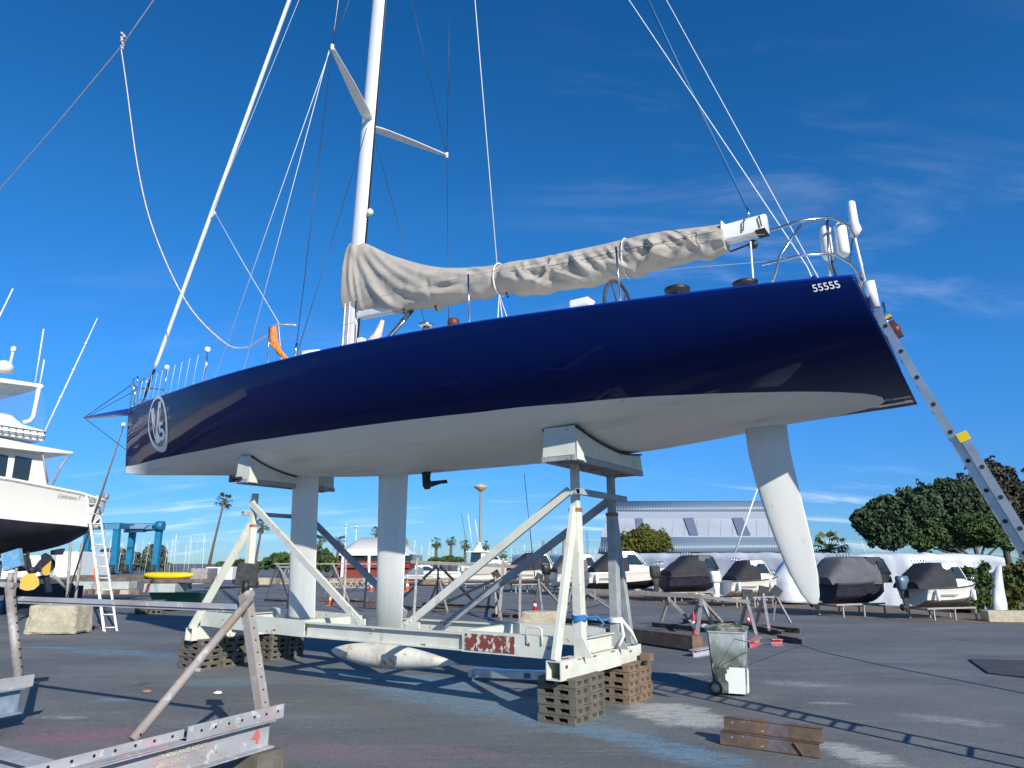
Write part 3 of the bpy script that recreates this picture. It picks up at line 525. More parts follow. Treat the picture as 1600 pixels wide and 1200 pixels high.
# deck gear
def winch(x, y, z, s_, m1, m2, nm='winch'):
    b = MB(); b.lathe([(.075*s_, 0), (.075*s_, .04*s_), (.05*s_, .06*s_), (.045*s_, .12*s_)], (x, y, z), 16); w_ = b.build(nm, m2, yacht)
    b = MB(); b.lathe([(.045*s_, .12*s_), (.095*s_, .14*s_), (.10*s_, .17*s_), (.06*s_, .185*s_), (.01, .19*s_)], (x, y, z), 16); b.build('winch_drum', m1, w_); return w_
winch(-1.62, 1.45, 4.24, 1.35, M['black'], M['steel']); winch(-2.30, 1.40, 4.18, 1.25, M['black'], M['steel']); winch(2.36, .9, 4.86, 1.1, M['steel'], M['rubber'])
rw = MB(); rw.lathe([(.07, 0), (.075, .10), (.09, .12), (.085, .20), (.05, .22)], (1.93, .8, 4.86), 14); rw.build('winch_cover', M['leather'], yacht)
lz = MB(); lz.tube([(-2.2, .7, 4.2), (-2.22, .7, 5.15)], .011, 6); lz.build('boom_crutch', M['wire'], yacht)
for (xa, ya) in ((-.62, .72), (-.62, -.5)):
    wheel = MB(); pts = [(xa+.04*math.cos(a_), ya+.0, 4.78+.0) for a_ in (0,)]
    wheel.tube([(xa, ya+.42*math.cos(a_), 4.62+.42*math.sin(a_)) for a_ in np.linspace(0, 2*math.pi, 33)], .022, 8)
    for a_ in np.linspace(0, math.pi, 3, endpoint=False): wheel.tube([(xa, ya+.42*math.cos(a_), 4.62+.42*math.sin(a_)), (xa, ya-.42*math.cos(a_), 4.62-.42*math.sin(a_))], .011, 6)
    wheel.build('steering_wheel', M['rubber'], yacht)
pd = MB(); pd.box((-.28, 1.0, 4.45), (.22, .2, .42), taper=(.8, .8)); pd.box((-.26, 1.0, 4.74), (.26, .22, .10)); pd.build('instrument_pod', M['white'], yacht, bevel=.02)
# stanchions, lifelines, pulpit, pushpit
def sy(x): return hB(x)-.07
SX = [9.32, 6.95, 4.70, 2.6, .66, -1.21]; tops = []
for i, x in enumerate(SX):
    z0 = hS(x)+.02; h_ = .60 if i < 3 else .62
    for s_ in (1, -1):
        b = MB(); b.tube([(x, sy(x)*s_, z0), (x+.02, (sy(x)+.01)*s_, z0+h_)], .0115, 8); q_ = b.build('stanchion', M['steel'], yacht)
        if i < 2: c = MB(); c.lathe([(.01, -.05), (.045, -.035), (.05, 0), (.045, .035), (.01, .05)], (x+.02, (sy(x)+.01)*s_, z0+h_), 12); c.build('stanchion_cap', M['white'], q_)
for s_ in (1, -1):
    for hh in (.60, .32):
        pts = [(12.2, .18*s_, hS(12.2)+hh)]+[(x+.015, (sy(x)+.01)*s_, hS(x)+.02+hh) for x in SX]+[(-2.6, 1.72*s_, 4.10+hh)]
        line('lifeline', pts, .0024, M['galv'])
for i in range(11):
    t = i/10; xa = lerp(11.7, 7.1, t); b = MB(); b.tube([(xa, sy(xa), hS(xa)+.03), (xa-.12, sy(xa-.12), hS(xa)+.60)], .0035, 5); b.build('netting_cord', M['rope_white'], yacht)
pl = MB()
for s_ in (1, -1):
    pl.tube([(12.28, .08*s_, 5.2), (12.34, .08*s_, 5.75), (12.32, .09*s_, 5.92), (12.1, .10*s_, 5.96), (12.05, .12*s_, 5.80)], .013, 8)
    pl.tube([(11.55, .36*s_, 5.15), (11.6, .36*s_, 5.55), (11.75, .34*s_, 5.68), (12.0, .26*s_, 5.72), (12.3, .10*s_, 5.74)], .013, 8)
    pl.tube([(12.3, .09*s_, 5.45), (11.95, .26*s_, 5.44), (11.57, .36*s_, 5.42)], .009, 6)
pl.tube([(12.33, -.09, 5.75), (12.36, 0, 5.76), (12.33, .09, 5.75)], .013, 8); pul = pl.build('pulpit', M['steel'], yacht)
nl = MB(); nl.lathe([(.01, -.04), (.035, -.03), (.035, .03), (.01, .04)], (12.36, .02, 5.73), 10); nl.build('bow_light', M['white'], pul)
bs = MB(); bs.loft([[Vector((x, a*w_, zc0+b_*hh)) for a, b_ in ((-1, -1), (1, -1), (1, 1), (-1, 1))] for x, w_, hh, zc0 in ((12.3, .10, .065, 5.15), (13.0, .09, .055, 5.19), (14.6, .05, .03, 5.28), (14.75, .03, .02, 5.285))]); bsp = bs.build('bowsprit', M['hull_rail'], yacht, bevel=.012)
line('sprit_stay', [(14.66, .02, 5.30), (12.34, .09, 5.80)], .009, M['wire_dark'], bsp); line('sprit_stay', [(14.66, -.02, 5.30), (12.34, -.09, 5.74)], .007, M['wire_dark'], bsp)
line('bobstay', [(14.66, 0, 5.26), (12.36, 0, 4.25)], .008, M['wire_dark'], bsp)
bl = MB(); bl.lathe([(.01, -.05), (.05, -.03), (.05, .02), (.02, .05)], (12.55, .05, 4.86), 12); bl.build('bow_roller', M['white'], yacht)
ps = MB(); tr = .014
for s_ in (1, -1):
    ps.tube([(-2.62, 1.76*s_, 4.15), (-2.72, 1.72*s_, 4.45), (-2.92, 1.68*s_, 4.72)], tr, 8)
    ps.tube([(-2.66, 1.72*s_, 4.72), (-2.92, 1.68*s_, 4.76), (-3.16, 1.50*s_, 4.80), (-3.26, 1.25*s_, 4.80), (-3.28, 1.0*s_, 4.74), (-3.30, .95*s_, 4.5), (-3.25, .95*s_, 4.1)], tr, 8)
    ps.tube([(-2.55, 1.72*s_, 4.40), (-2.9, 1.68*s_, 4.42), (-3.14, 1.50*s_, 4.44), (-3.24, 1.2*s_, 4.42), (-3.30, 1.0*s_, 4.30)], tr*.9, 8)
    ps.tube([(-3.08, 1.52*s_, 4.12), (-3.12, 1.5*s_, 4.80)], tr*.9, 8)
ps.tube([(-2.75, 1.76, 4.16), (-2.60, 1.80, 4.10)], .03, 8); pushpit = ps.build('pushpit', M['steel'], yacht)
hs_ = MB()
for xa in (-3.06, -3.19): hs_ = MB(); hs_.tube([(xa, 1.26, 4.50), (xa, 1.26, 4.53), (xa, 1.27, 4.80), (xa, 1.27, 4.83)], [.05, .075, .072, .04], 14, flat=.75); hs_.build('horseshoe_buoy_bag', M['white'], pushpit)
dn = MB(); dn.tube([(-3.27, 1.05, 4.76), (-3.30, 1.05, 4.83), (-3.29, 1.05, 4.90), (-3.29, 1.05, 5.12), (-3.29, 1.05, 5.14)], [.035, .052, .042, .036, .015], 14); dn.build('danbuoy_light', M['white'], pushpit)
dp = MB(); dp.tube([(-3.28, 1.05, 4.76), (-3.31, 1.02, 4.3)], .012, 8); dp.build('danbuoy_pole', M['white'], pushpit)
dt = MB(); dt.tube([(-3.345, 1.0, 4.29), (-3.36, .98, 4.03)], .045, 12); dt.build('danbuoy_tube', M['white'], pushpit)
cl_ = MB(); cl_.tube([(-3.26, 1.06, 4.74), (-3.22, 1.1, 4.5), (-3.29, 1.05, 4.3)], .007, 6); cl_.tube([(-3.1, 1.42, 4.8), (-3.1, 1.4, 4.4), (-3.13, 1.4, 4.15)], .012, 6); cl_.build('pushpit_cable', M['black'], pushpit)

# writing on the hull: words laid on the surface
def text_mesh(body, size, shear=0.0, bold=0.0):
    cu = bpy.data.curves.new('t', 'FONT'); cu.body = body; cu.size = size; cu.shear = shear; cu.offset = bold; cu.resolution_u = 4; cu.align_x = 'CENTER'; cu.align_y = 'CENTER'
    ob = bpy.data.objects.new('t', cu); COL.objects.link(ob); dg = bpy.context.evaluated_depsgraph_get(); dg.update()
    me = bpy.data.meshes.new_from_object(ob.evaluated_get(dg)); bpy.data.objects.remove(ob); bpy.data.curves.remove(cu)
    vs = [v.co.copy() for v in me.vertices]; fs = [tuple(p.vertices) for p in me.polygons]; bpy.data.meshes.remove(me); return vs, fs
def on_hull(name, vs, fs, x0, z0, sx, sz, m):
    b = MB(); b.add([(x0-v.x*sx, 0, z0+v.y*sz) for v in vs], fs, False); me = bmesh.new()
    vv = [me.verts.new(v) for v in b.v]
    for f in b.f:
        try: me.faces.new([vv[i] for i in f])
        except ValueError: pass
    bmesh.ops.triangulate(me, faces=me.faces); bmesh.ops.subdivide_edges(me, edges=[e for e in me.edges if e.calc_length() > .06], cuts=2)
    for v in me.verts: v.co.y = hull_y(v.co.x, v.co.z)+.006; v.co.x += hshift(v.co.x, v.co.z)
    bmesh.ops.recalc_face_normals(me, faces=me.faces); mm_ = bpy.data.meshes.new(name); me.to_mesh(mm_); me.free(); mm_.materials.append(m)
    o = bpy.data.objects.new(name, mm_); COL.objects.link(o); o.parent = yacht; return o
v_, f_ = text_mesh('55555', .088, bold=.001); on_hull('sail_number', v_, f_, -3.07, 4.02, 1.0, 1.0, M['lettering'])
ez = 4.43
def pxof(x, z):
    p = yw((x, hull_y(x, z), z))-Vector((0, 0, CAMH)); yc = p.y*math.cos(PITCH)+p.z*math.sin(PITCH); return 800+1067*p.x/yc
def solve_x(px, z):
    a, c = 6.0, 12.3
    for _ in range(50):
        m_ = (a+c)/2
        if pxof(m_, z) > px: a = m_
        else: c = m_
    return (a+c)/2
ex = solve_x(245.5, 4.43); EW = (solve_x(231, 4.43)-solve_x(260, 4.43))/2; print('emblem', ex, EW)
ring_v, ring_f = [], []
for k in range(48):
    a_ = 2*math.pi*k/48
    for r0 in (1.0, .85+.04*math.sin(a_)): ring_v.append(Vector((EW*r0*math.cos(a_), .55*r0*math.sin(a_), 0)))
for k in range(48): n_ = (k+1) % 48; ring_f.append((2*k, 2*k+1, 2*n_+1, 2*n_))
em = on_hull('bow_emblem', ring_v, ring_f, ex, ez, 1, 1, M['lettering'])
V_ = [Vector(q) for q in ((-.20, .36, 0), (-.08, .36, 0), (-.06, -.18, 0), (.10, .40, 0), (.19, .40, 0), (.02, -.36, 0), (-.13, -.36, 0))]
o_ = on_hull('emblem_letter', V_, [(0, 1, 2, 6), (2, 5, 6), (2, 3, 4, 5)], ex+.02, ez, EW/.345, 1, M['lettering']); o_.parent = em
v_, f_ = text_mesh('5', .44, bold=.012); o_ = on_hull('emblem_numeral', v_, f_, ex-.12*EW/.345, ez-.20, .95*EW/.345, 1.05, M['lettering']); o_.parent = em
# ------------------------------------------------------------------ the steel cradle under the yacht
cr = thing('yacht_cradle', 'cream painted steel cradle with A-frames and curved padded heads carrying the navy yacht', 'boat cradle', YO, YR)
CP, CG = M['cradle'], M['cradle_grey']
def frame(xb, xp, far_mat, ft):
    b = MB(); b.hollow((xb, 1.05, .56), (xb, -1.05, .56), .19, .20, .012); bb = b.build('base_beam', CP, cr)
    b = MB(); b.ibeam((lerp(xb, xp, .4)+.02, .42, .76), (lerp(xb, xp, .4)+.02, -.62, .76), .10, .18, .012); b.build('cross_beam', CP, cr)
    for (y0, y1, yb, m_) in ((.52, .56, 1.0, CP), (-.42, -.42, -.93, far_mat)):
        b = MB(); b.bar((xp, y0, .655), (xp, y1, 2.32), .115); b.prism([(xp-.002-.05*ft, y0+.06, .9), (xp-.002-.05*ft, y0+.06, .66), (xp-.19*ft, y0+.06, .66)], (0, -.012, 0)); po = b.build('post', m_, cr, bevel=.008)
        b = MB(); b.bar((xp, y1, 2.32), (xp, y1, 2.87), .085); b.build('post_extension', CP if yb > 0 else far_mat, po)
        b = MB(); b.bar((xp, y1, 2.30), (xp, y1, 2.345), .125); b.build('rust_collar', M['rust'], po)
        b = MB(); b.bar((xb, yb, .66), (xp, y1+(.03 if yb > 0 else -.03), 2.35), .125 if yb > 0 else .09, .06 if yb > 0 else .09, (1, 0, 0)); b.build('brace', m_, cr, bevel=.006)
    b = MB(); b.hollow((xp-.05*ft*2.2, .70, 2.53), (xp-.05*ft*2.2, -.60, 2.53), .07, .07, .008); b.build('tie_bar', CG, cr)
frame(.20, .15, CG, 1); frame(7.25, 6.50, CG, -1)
def pad(x0, x1, y0, y1, z0):                # curved head shaped to the hull
    n = 22; b = MB(); rings = []
    for i in range(n+1):
        y = lerp(y0, y1, i/n); ins = .012*(abs(i/n-.5)*2)**8; h0 = min(hull_z(x0, y), hull_z(x1, y))-.012; h1 = h0
        rings.append([Vector((x0, y, z0)), Vector((x1, y, z0)), Vector((x1-ins*2, y, max(h1, z0+.02))), Vector((x0+ins*2, y, max(h0, z0+.02)))])
    b.loft(rings, smooth=False); p_ = b.build('hull_pad', CP, cr)
    r = MB(); rings = []
    for i in range(n+1):
        y = lerp(y0-.01, y1+.01, i/n); h0 = min(hull_z(x0, y), hull_z(x1, y))-.010
        rings.append([Vector((x0-.006, y, h0-.022)), Vector((x1+.006, y, h0-.022)), Vector((x1+.006, y, h0)), Vector((x0-.006, y, h0))])
    r.loft(rings, smooth=False); r.build('pad_lining', M['rubber'], p_)
    f = MB()
    for xx in (x0+.03, x1-.03): f.bar((xx, y0+.03, z0-.035), (xx, y1-.03, z0-.035), .05, .066)
    for yy in np.linspace(y0, y1, 6): f.bar((x0+.055, yy, z0-.035), (x1-.055, yy, z0-.035), .04, .05)
    f.build('pad_frame', CG, p_)
    g_ = MB(); g_.prism([(x0-.012, y0+.012, z0-.06), (x0-.012, y0-.16, z0-.06), (x0-.012, y0-.10, z0+.17), (x0-.012, y0+.012, z0+.20)], (.01, 0, 0)); g_.build('pad_gusset', CP, p_); return p_
pad(-.21, .25, 1.14, -.66, 2.90)
p2_ = pad(6.06, 6.42, 1.02, -.80, 3.06)
b = MB(); b.box((6.47, 1.06, 3.08), (.09, .06, .12)); b.tube([(6.42, 1.06, 3.07), (6.22, 1.06, 3.07)], .03, 8); b.build('pad_jack', M['black'], p2_)
def brace(a, c, m_, nm='diagonal_brace'):
    b = MB(); b.bar(a, c, .05, .10, (0, 1, 0) if False else (0, 0, 1)); a = Vector(a); c = Vector(c); d = (c-a).normalized()
    for t in (.05, .12, .2):
        p = c-d*t; b.tube([p+Vector((0, .024, 0)), p+Vector((0, .034, 0))], .014, 8)
    return b.build(nm, m_, cr)
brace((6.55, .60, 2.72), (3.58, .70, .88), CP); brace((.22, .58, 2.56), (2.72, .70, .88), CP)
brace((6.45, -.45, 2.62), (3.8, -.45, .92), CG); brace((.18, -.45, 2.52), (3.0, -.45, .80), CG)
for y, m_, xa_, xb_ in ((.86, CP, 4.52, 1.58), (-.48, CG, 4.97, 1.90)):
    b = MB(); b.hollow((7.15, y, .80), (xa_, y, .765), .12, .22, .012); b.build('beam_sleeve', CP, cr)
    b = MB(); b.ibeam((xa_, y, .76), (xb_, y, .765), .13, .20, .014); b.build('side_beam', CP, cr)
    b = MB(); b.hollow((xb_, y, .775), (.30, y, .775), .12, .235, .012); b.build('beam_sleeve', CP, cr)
b = MB(); b.bar((1.53, .924, .775), (.80, .924, .775), .006, .19); pr = b.build('rusty_patch', M['cradle_red'], cr, label='flaking dark red paint patch on the near side beam')
for xx, zz in ((1.66, .80), (4.75, .78)): b = MB(); b.bar((xx, .79, zz), (xx, -.41, zz), .09, .19); b.build('cross_beam', CP, cr)
for xx in (2.62, 3.64): b = MB(); b.box((xx, .70, .86), (.28, .03, .16)); b.box((xx, .755, .80), (.2, .08, .02)); b.build('brace_lug', CP, cr)
for (xx, yy) in ((.62, -.5), (.42, .93)): b = MB(); b.tube([(xx, yy, .80), (xx, yy, .97), (xx+.03, yy, .99), (xx+.17, yy, .99), (xx+.2, yy, .97), (xx+.2, yy, .80)], .012, 6); b.build('handle', CP, cr)
b = MB()
for k in range(5): b.tube([(7.25+.03*k-.06, .9-.01*k, .66), (7.28+.03*k-.06, .55-.09*k, .70+.02*math.sin(k*2)), (7.2+.02*k, .2-.05*k, .68)], .016, 6)
for yy in (.72, .38): b.tube([(7.36, yy+.03, .52), (7.36, yy, .67), (7.25, yy-.03, .675), (7.14, yy-.03, .66), (7.13, yy-.02, .47)], .013, 6)
tag(b.build('tie_rope', M['rope_white']), 'dirty white rope lashed over the bow end beam of the cream cradle', 'rope'); bpy.data.objects['tie_rope'].location = YO; bpy.data.objects['tie_rope'].rotation_euler = (0, 0, YR)
b = MB()
for k in range(4): z = 1.06+.016*k; b.tube([(.15+.085*math.cos(a_), .53+.085*math.sin(a_), z+.006*math.sin(3*a_)) for a_ in np.linspace(0, 2*math.pi, 14)], .009, 6)
b.tube([(.07, .50, 1.08), (-.03, .42, 1.10), (-.10, .40, 1.02), (-.06, .44, .98)], .012, 6); b.tube([(.07, .50, 1.08), (-.05, .36, 1.05), (-.14, .30, 1.07)], .012, 6)
o = tag(b.build('blue_rope', M['rope_blue']), 'short blue rope knotted round the near post at the stern end of the cradle', 'rope'); o.location = YO; o.rotation_euler = (0, 0, YR)
b = MB()
for k in range(3): b.tube([(.15+.08*math.cos(a_), -.42+.08*math.sin(a_), .98+.02*k) for a_ in np.linspace(0, 2*math.pi, 12)], .014, 6)
b.tube([(.08, -.45, 1.0), (0, -.55, .85), (.04, -.75, .72), (.1, -.9, .68)], .022, 6); b.tube([(.08, -.42, 1.0), (.02, -.36, .82), (.06, -.3, .70)], .02, 6)
o = tag(b.build('rag_rope', M['rope_white']), 'pale rope knotted round the far post at the stern end of the cradle', 'rope'); o.location = YO; o.rotation_euler = (0, 0, YR)

# ------------------------------------------------------------------ slotted timber blocks stacked as cribbing
def block_mesh(m_):
    b = MB(); L_, W_, H_ = .48, .345, .094
    for z in (-H_/2+.013, H_/2-.013):
        for k in range(3): b.box(((k-1)*.165, 0, z), (.155, W_, .024))
    for k in range(3):
        for j in range(3): b.box(((k-1)*.196, (j-1)*.146, 0), (.085 if k != 1 else .06, .05, H_-.048-.001))
    return b
bm_a = block_mesh(None).build('cribbing_block', M['pallet']); bm_b = block_mesh(None).build('cribbing_block', M['pallet_tan'])
first = {0: bm_a, 1: bm_b}; used = {0: False, 1: False}
ordw = ['lowest', 'second', 'third', 'fourth', 'topmost']
def stack(x0, ytop, kind, where, nlay=5, cols=2, kx=1.0, ky=1.0):
    for c in range(cols):
        for k in range(nlay):
            o = first[kind] if not used[kind] else first[kind].copy()
            if used[kind]: COL.objects.link(o)
            used[kind] = True
            p = yw((x0+.24*kx+random.uniform(-.014, .014), ytop-.18*ky-.365*ky*c+random.uniform(-.01, .01), .047+k*.094)); o.scale = (kx, ky, 1)
            p.z = .048+k*.0945
            o.location = p; o.rotation_euler = (random.uniform(-.008, .008), random.uniform(-.008, .008), YR+random.uniform(-.04, .04))
            side = ('nearer', 'farther')[c]
            tag(o, f'{ordw[k]} slotted block, {side} column, {where}', 'block', f'slotted timber blocks, {where}')
stack(.0, .93, 0, 'grey stack under near stern corner of cradle', 5)
stack(.02, -.44, 1, 'brown stack under far stern corner of cradle', 5)
stack(7.03, .95, 0, 'grey stack under near bow corner of cradle', 5, 2, 1.28, 1.2)
stack(7.03, -.44, 0, 'shaded stack under far bow corner of cradle', 5)
b = MB(); b.box((0, 0, .0), (.14, .12, .09)); o = b.build('timber_block', M['pallet_tan'], bevel=.004); o.location = yw((-.03, -.92, .52)); o.rotation_euler = (0, 0, YR); tag(o, 'small square brown timber block on top of the brown stack behind the beam end', 'block')

def chips(name, pts, nrm, lab):
    b = MB()
    for (c, w_, h_, ax) in pts:
        c = Vector(c); ax = Vector(ax).normalized(); up_ = Vector(nrm).cross(ax).normalized(); n_ = 11
        ring = [c+ax*math.cos(2*math.pi*k/n_)*w_*random.uniform(.55, 1.2)+up_*math.sin(2*math.pi*k/n_)*h_*random.uniform(.5, 1.25) for k in range(n_)]; b.add(ring, [tuple(range(n_))], False)
    return b.build(name, M['cradle_red'], cr, label=lab)
chips('paint_chip', [((.104, .92, .595), .05, .02, (0, 1, 0)), ((.104, .62, .645), .10, .008, (0, 1, 0)), ((.104, .25, .64), .16, .009, (0, 1, 0)), ((.104, -.2, .645), .13, .008, (0, 1, 0)), ((.104, -.7, .60), .07, .02, (0, 1, 0))], (1, 0, 0), 'chipped red primer along the stern face of the base beam')
chips('paint_chip', [((.2, .80, .6625), .12, .05, (0, 1, 0)), ((.16, .35, .6625), .10, .03, (0, 1, 0)), ((.22, -.4, .6625), .14, .03, (0, 1, 0))], (0, 0, 1), 'worn red primer on top of the base beam')
chips('paint_chip', [((2.2, .9345, .70), .05, .012, (1, 0, 0)), ((3.1, .9345, .84), .03, .008, (1, 0, 0)), ((.62, .924, .80), .035, .03, (1, 0, 0)), ((5.2, .924, .72), .04, .015, (1, 0, 0))], (0, 1, 0), 'small rust chips on the near side beam')
# ------------------------------------------------------------------ long extension ladder leaning on the stern
def ladder(name, foot, top, side, width, label, m_, rail=(.03, .085), pitch=.28, two=None, group=None):
    t = thing(name, label, 'ladder', foot, 0, group); d = Vector(top)-Vector(foot); L = d.length; d.normalize(); side = Vector(side).normalized(); nrm = side.cross(d).normalized()
    secs = [(0, L, width, 0)] if not two else [(0, two, width+.07, .0), (two*.0+L*.28, L, width, rail[1]*.95)]
    for (s0, s1, w_, off) in secs:
        for s_ in (-1, 1):
            b = MB(); a = d*s0+side*s_*w_/2+nrm*off; e = d*s1+side*s_*w_/2+nrm*off; mdl = (a+e)/2
            mtx = Matrix((d, side, nrm)).transposed(); ln = (e-a).length
            b.box(mdl, (ln, .006, rail[1]), mtx)
            for q in (-1, 1): b.box(mdl+nrm*q*(rail[1]/2-.003)-side*s_*rail[0]/2, (ln, rail[0], .006), mtx)
            for k in range(int(ln/pitch)):
                p = a+d*(.15+k*pitch)+side*s_*.004
                b.cur = 1; b.tube([p, p+side*s_*.006], .019, 8); b.cur = 0
            b.build('rail', [m_, M['black']], t)
        for k in range(int((s1-s0)/pitch)):
            b = MB(); p = d*(s0+.15+k*pitch)+nrm*off; b.tube([p-side*w_/2, p+side*w_/2], .016, 8); b.build('rung', m_, t)
    return t
LF, LT = yw((-4.87, .31, 0)), yw((-3.42, .66, 4.06))
lad = ladder('extension_ladder', LF, LT, YY, .36, 'tall aluminium extension ladder leaning against the stern of the navy yacht', M['alu'], rail=(.028, .07), two=3.0)
b = MB(); ld = (LT-LF).normalized(); b.bar(ld*2.92+YY*.215, ld*3.0+YY*.215, .008, .09, ld.cross(YY)); b.build('ladder_label', M['yellow'], lad)
p0 = ld*4.12+YY*.05+Vector((-.02, 0, 0))
b = MB(); b.lathe([(.01, -.04), (.05, -.03), (.06, .02), (.02, .04)], p0, 12, YY); b.bar(p0-ld*.09, p0+ld*.09, .08, .06, YY); b.build('ladder_pad', M['leather'], lad); b = MB(); b.bar(p0+ld*.12, p0+ld*.15, .08, .08, YY); b.build('ladder_strap', M['yellow'], lad)

# ------------------------------------------------------------------ bits on the ground
al = thing('folded_trestle', 'small folded aluminium work platform lying on the ground beneath the cradle', 'work platform', gnd(795, 1066), math.atan2(-.42, 1.7))
b = MB(); b.box((0, 0, .10), (1.25, .03, .10)); b.box((.1, .16, .10), (1.1, .03, .10)); b.build('frame_side', M['alu'], al)
b = MB(); b.box((0, .08, .155), (1.15, .13, .01)); b.build('platform_deck', M['alu'], al)
for s_ in (-1, 1):
    for yy in (0, .16): b = MB(); b.bar((s_*.55, yy, 0), (s_*.55, yy, .16), .03); b.build('leg', M['alu'], al)
b = MB(); b.box((.28, -.018, .10), (.10, .004, .07)); b.build('maker_label', M['lift_blue'], al)
# wheelie bin
bn = thing('wheelie_bin', 'paint splashed dark green wheelie bin with white painted corner and crusted lid', 'bin', (2.97, 9.98, 0), R(-22))
b = MB(); rings = []
for z, w_, d_ in ((.03, .40, .42), (.06, .42, .44), (.5, .46, .52), (.78, .485, .58), (.80, .51, .61), (.83, .51, .61)):
    rings.append([Vector((w_/2*i, d_/2*j, z)) for i, j in ((-1, -.86), (-.9, -1), (.9, -1), (1, -.86), (1, .86), (.9, 1), (-.9, 1), (-1, .86))])
b.loft(rings, smooth=False)
b.build('bin_body', M['bin'], bn)
b = MB(); vs = []
b.prism([(-.02, -.222, .035), (.195, -.222, .035), (.215, -.245, .36), (.01, -.245, .36), (.01, -.243, .33), (-.02, -.240, .33), (-.02, -.238, .28), (-.045, -.236, .27), (-.045, -.232, .20), (-.01, -.23, .17)], (0, -.006, 0))
b.prism([(.213, -.19, .035), (.222, .0, .035), (.235, .0, .30), (.233, -.20, .36)], (.006, 0, 0)); b.build('paint_patch', M['binpaint'], bn, label='white painted lower corner')
b = MB(); b.smooth = True; lid = []
for i in range(9):
    u = i/8; lid.append([Vector((lerp(-.27, .27, k/10), lerp(-.33, .31, u), .845+.05*math.sin(math.pi*u)*math.sin(math.pi*k/10)+.018*noise.noise(Vector((k*.7, i*.9, 2))))) for k in range(11)])
b.loft(lid, close=False, caps=False); b.smooth = False; b.box((0, 0, .835), (.54, .64, .02)); b.build('bin_lid', mat('lid', (.05, .07, .05), .8, var=[((.42, .44, .33), 5, .45, .58), ((.45, .20, .13), 4, .60, .66)], bump=(12, 1, .02)), bn)
b = MB(); b.tube([(-.29, .22, .84), (-.31, .0, .86), (-.29, -.24, .87)], .022, 8); b.build('bin_handle', M['haze_spray'], bn)
for yy in (-.21, .21):
    b = MB(); b.lathe([(.03, -.025), (.085, -.025), (.092, 0), (.085, .025), (.03, .025)], (-.18, yy-.02*(1 if yy < 0 else -1), .092), 18, (0, 1, 0)); w_ = b.build('wheel', M['rubber'], bn)
    b = MB(); b.lathe([(.02, -.03), (.055, -.028), (.055, .028), (.02, .03)], (-.18, yy-.02*(1 if yy < 0 else -1), .092), 14, (0, 1, 0)); b.build('wheel_hub', M['galv'], w_)
# steel beams lower right
p0, p1 = gnd(1126, 1164), gnd(1271, 1185); d = (p1-p0).normalized(); side = Vector((-d.y, d.x, 0)); ang = math.atan2(d.y, d.x)
for i, (zz, off, sh, lab) in enumerate(((.062, 0, 0, 'rusty brown steel channel lying on the ground, lower of two'), (.182, .05, .03, 'rusty steel channel with blue smear, resting on the lower one'))):
    b = MB(); ln = .90; b.box((ln/2+sh, .004, 0), (ln, .008, .118)); b.box((ln/2+sh, .055, .055), (ln, .11, .008)); b.box((ln/2+sh, .055, -.055), (ln, .11, .008)); b.box((.03+sh, .06, 0), (.05, .09, .10))
    if i == 0: b.bar((.76, -.008, -.05), (.69, -.008, .05), .02, .01)
    o = b.build('steel_channel', M['beam_rust']); o.location = p0+side*off+Vector((0, 0, zz)); o.rotation_euler = (0, 0, ang); tag(o, lab, 'steel beam')
b = MB(); b.tube([gnd(1250, 1008, .05), gnd(1290, 1020, .01), gnd(1400, 1044, .01), gnd(1500, 1063, .01), gnd(1600, 1083, .01), gnd(1700, 1100, .01)], .006, 6); b.tube([gnd(1110, 990, .72), gnd(1180, 1006, .72), gnd(1250, 1008, .05)], .005, 5)
tag(b.build('ground_rope', mat('rope_dull_blue', (.03, .13, .25), .9)), 'thin blue rope trailing from the bin across the asphalt to the right', 'rope')
pl_ = [gnd(1514, 1031, .006), gnd(1545, 1053, .006), gnd(1680, 1068, .006), gnd(1680, 1036, .006)]
b = MB(); b.prism(pl_, (0, 0, .02)); tag(b.build('ground_plate', mat('plate', (.055, .05, .048), .7, var=((.09, .085, .08), 5, .4, .7))), 'flat dark steel plate lying on the asphalt at the right edge', 'plate')
for (px, py, s_, m_, lab, cat_) in ((229, 1083, .05, 'cardboard', 'crumpled brown cardboard scrap on the asphalt', 'litter'), (340, 1085, .045, 'white', 'crumpled white paper scrap on the asphalt', 'litter'), (148, 982, .08, 'pinkrag', 'dark pink rag on the asphalt beside the leaning ladder foot', 'rag')):
    b = MB(); b.smooth = True; rings = []
    for i in range(6):
        a_ = math.pi*i/5; rings.append([Vector((s_*1.3*math.sin(a_)*math.cos(t)*(1+.4*noise.noise(Vector((i, t, 1)))), s_*math.sin(a_)*math.sin(t), s_*.45*(1-math.cos(a_))*(1+.4*noise.noise(Vector((i*2, t, 3)))))) for t in np.linspace(0, 2*math.pi, 9, endpoint=False)])
    b.loft(rings, caps=False, smooth=False)
    mm_ = {'cardboard': mat('cardboard', (.30, .18, .11), .9), 'white': M['white'], 'pinkrag': mat('pinkrag', (.16, .03, .07), .95)}[m_]
    o = b.build('scrap' if m_ != 'pinkrag' else 'rag', mm_); o.location = gnd(px, py); tag(o, lab, cat_)

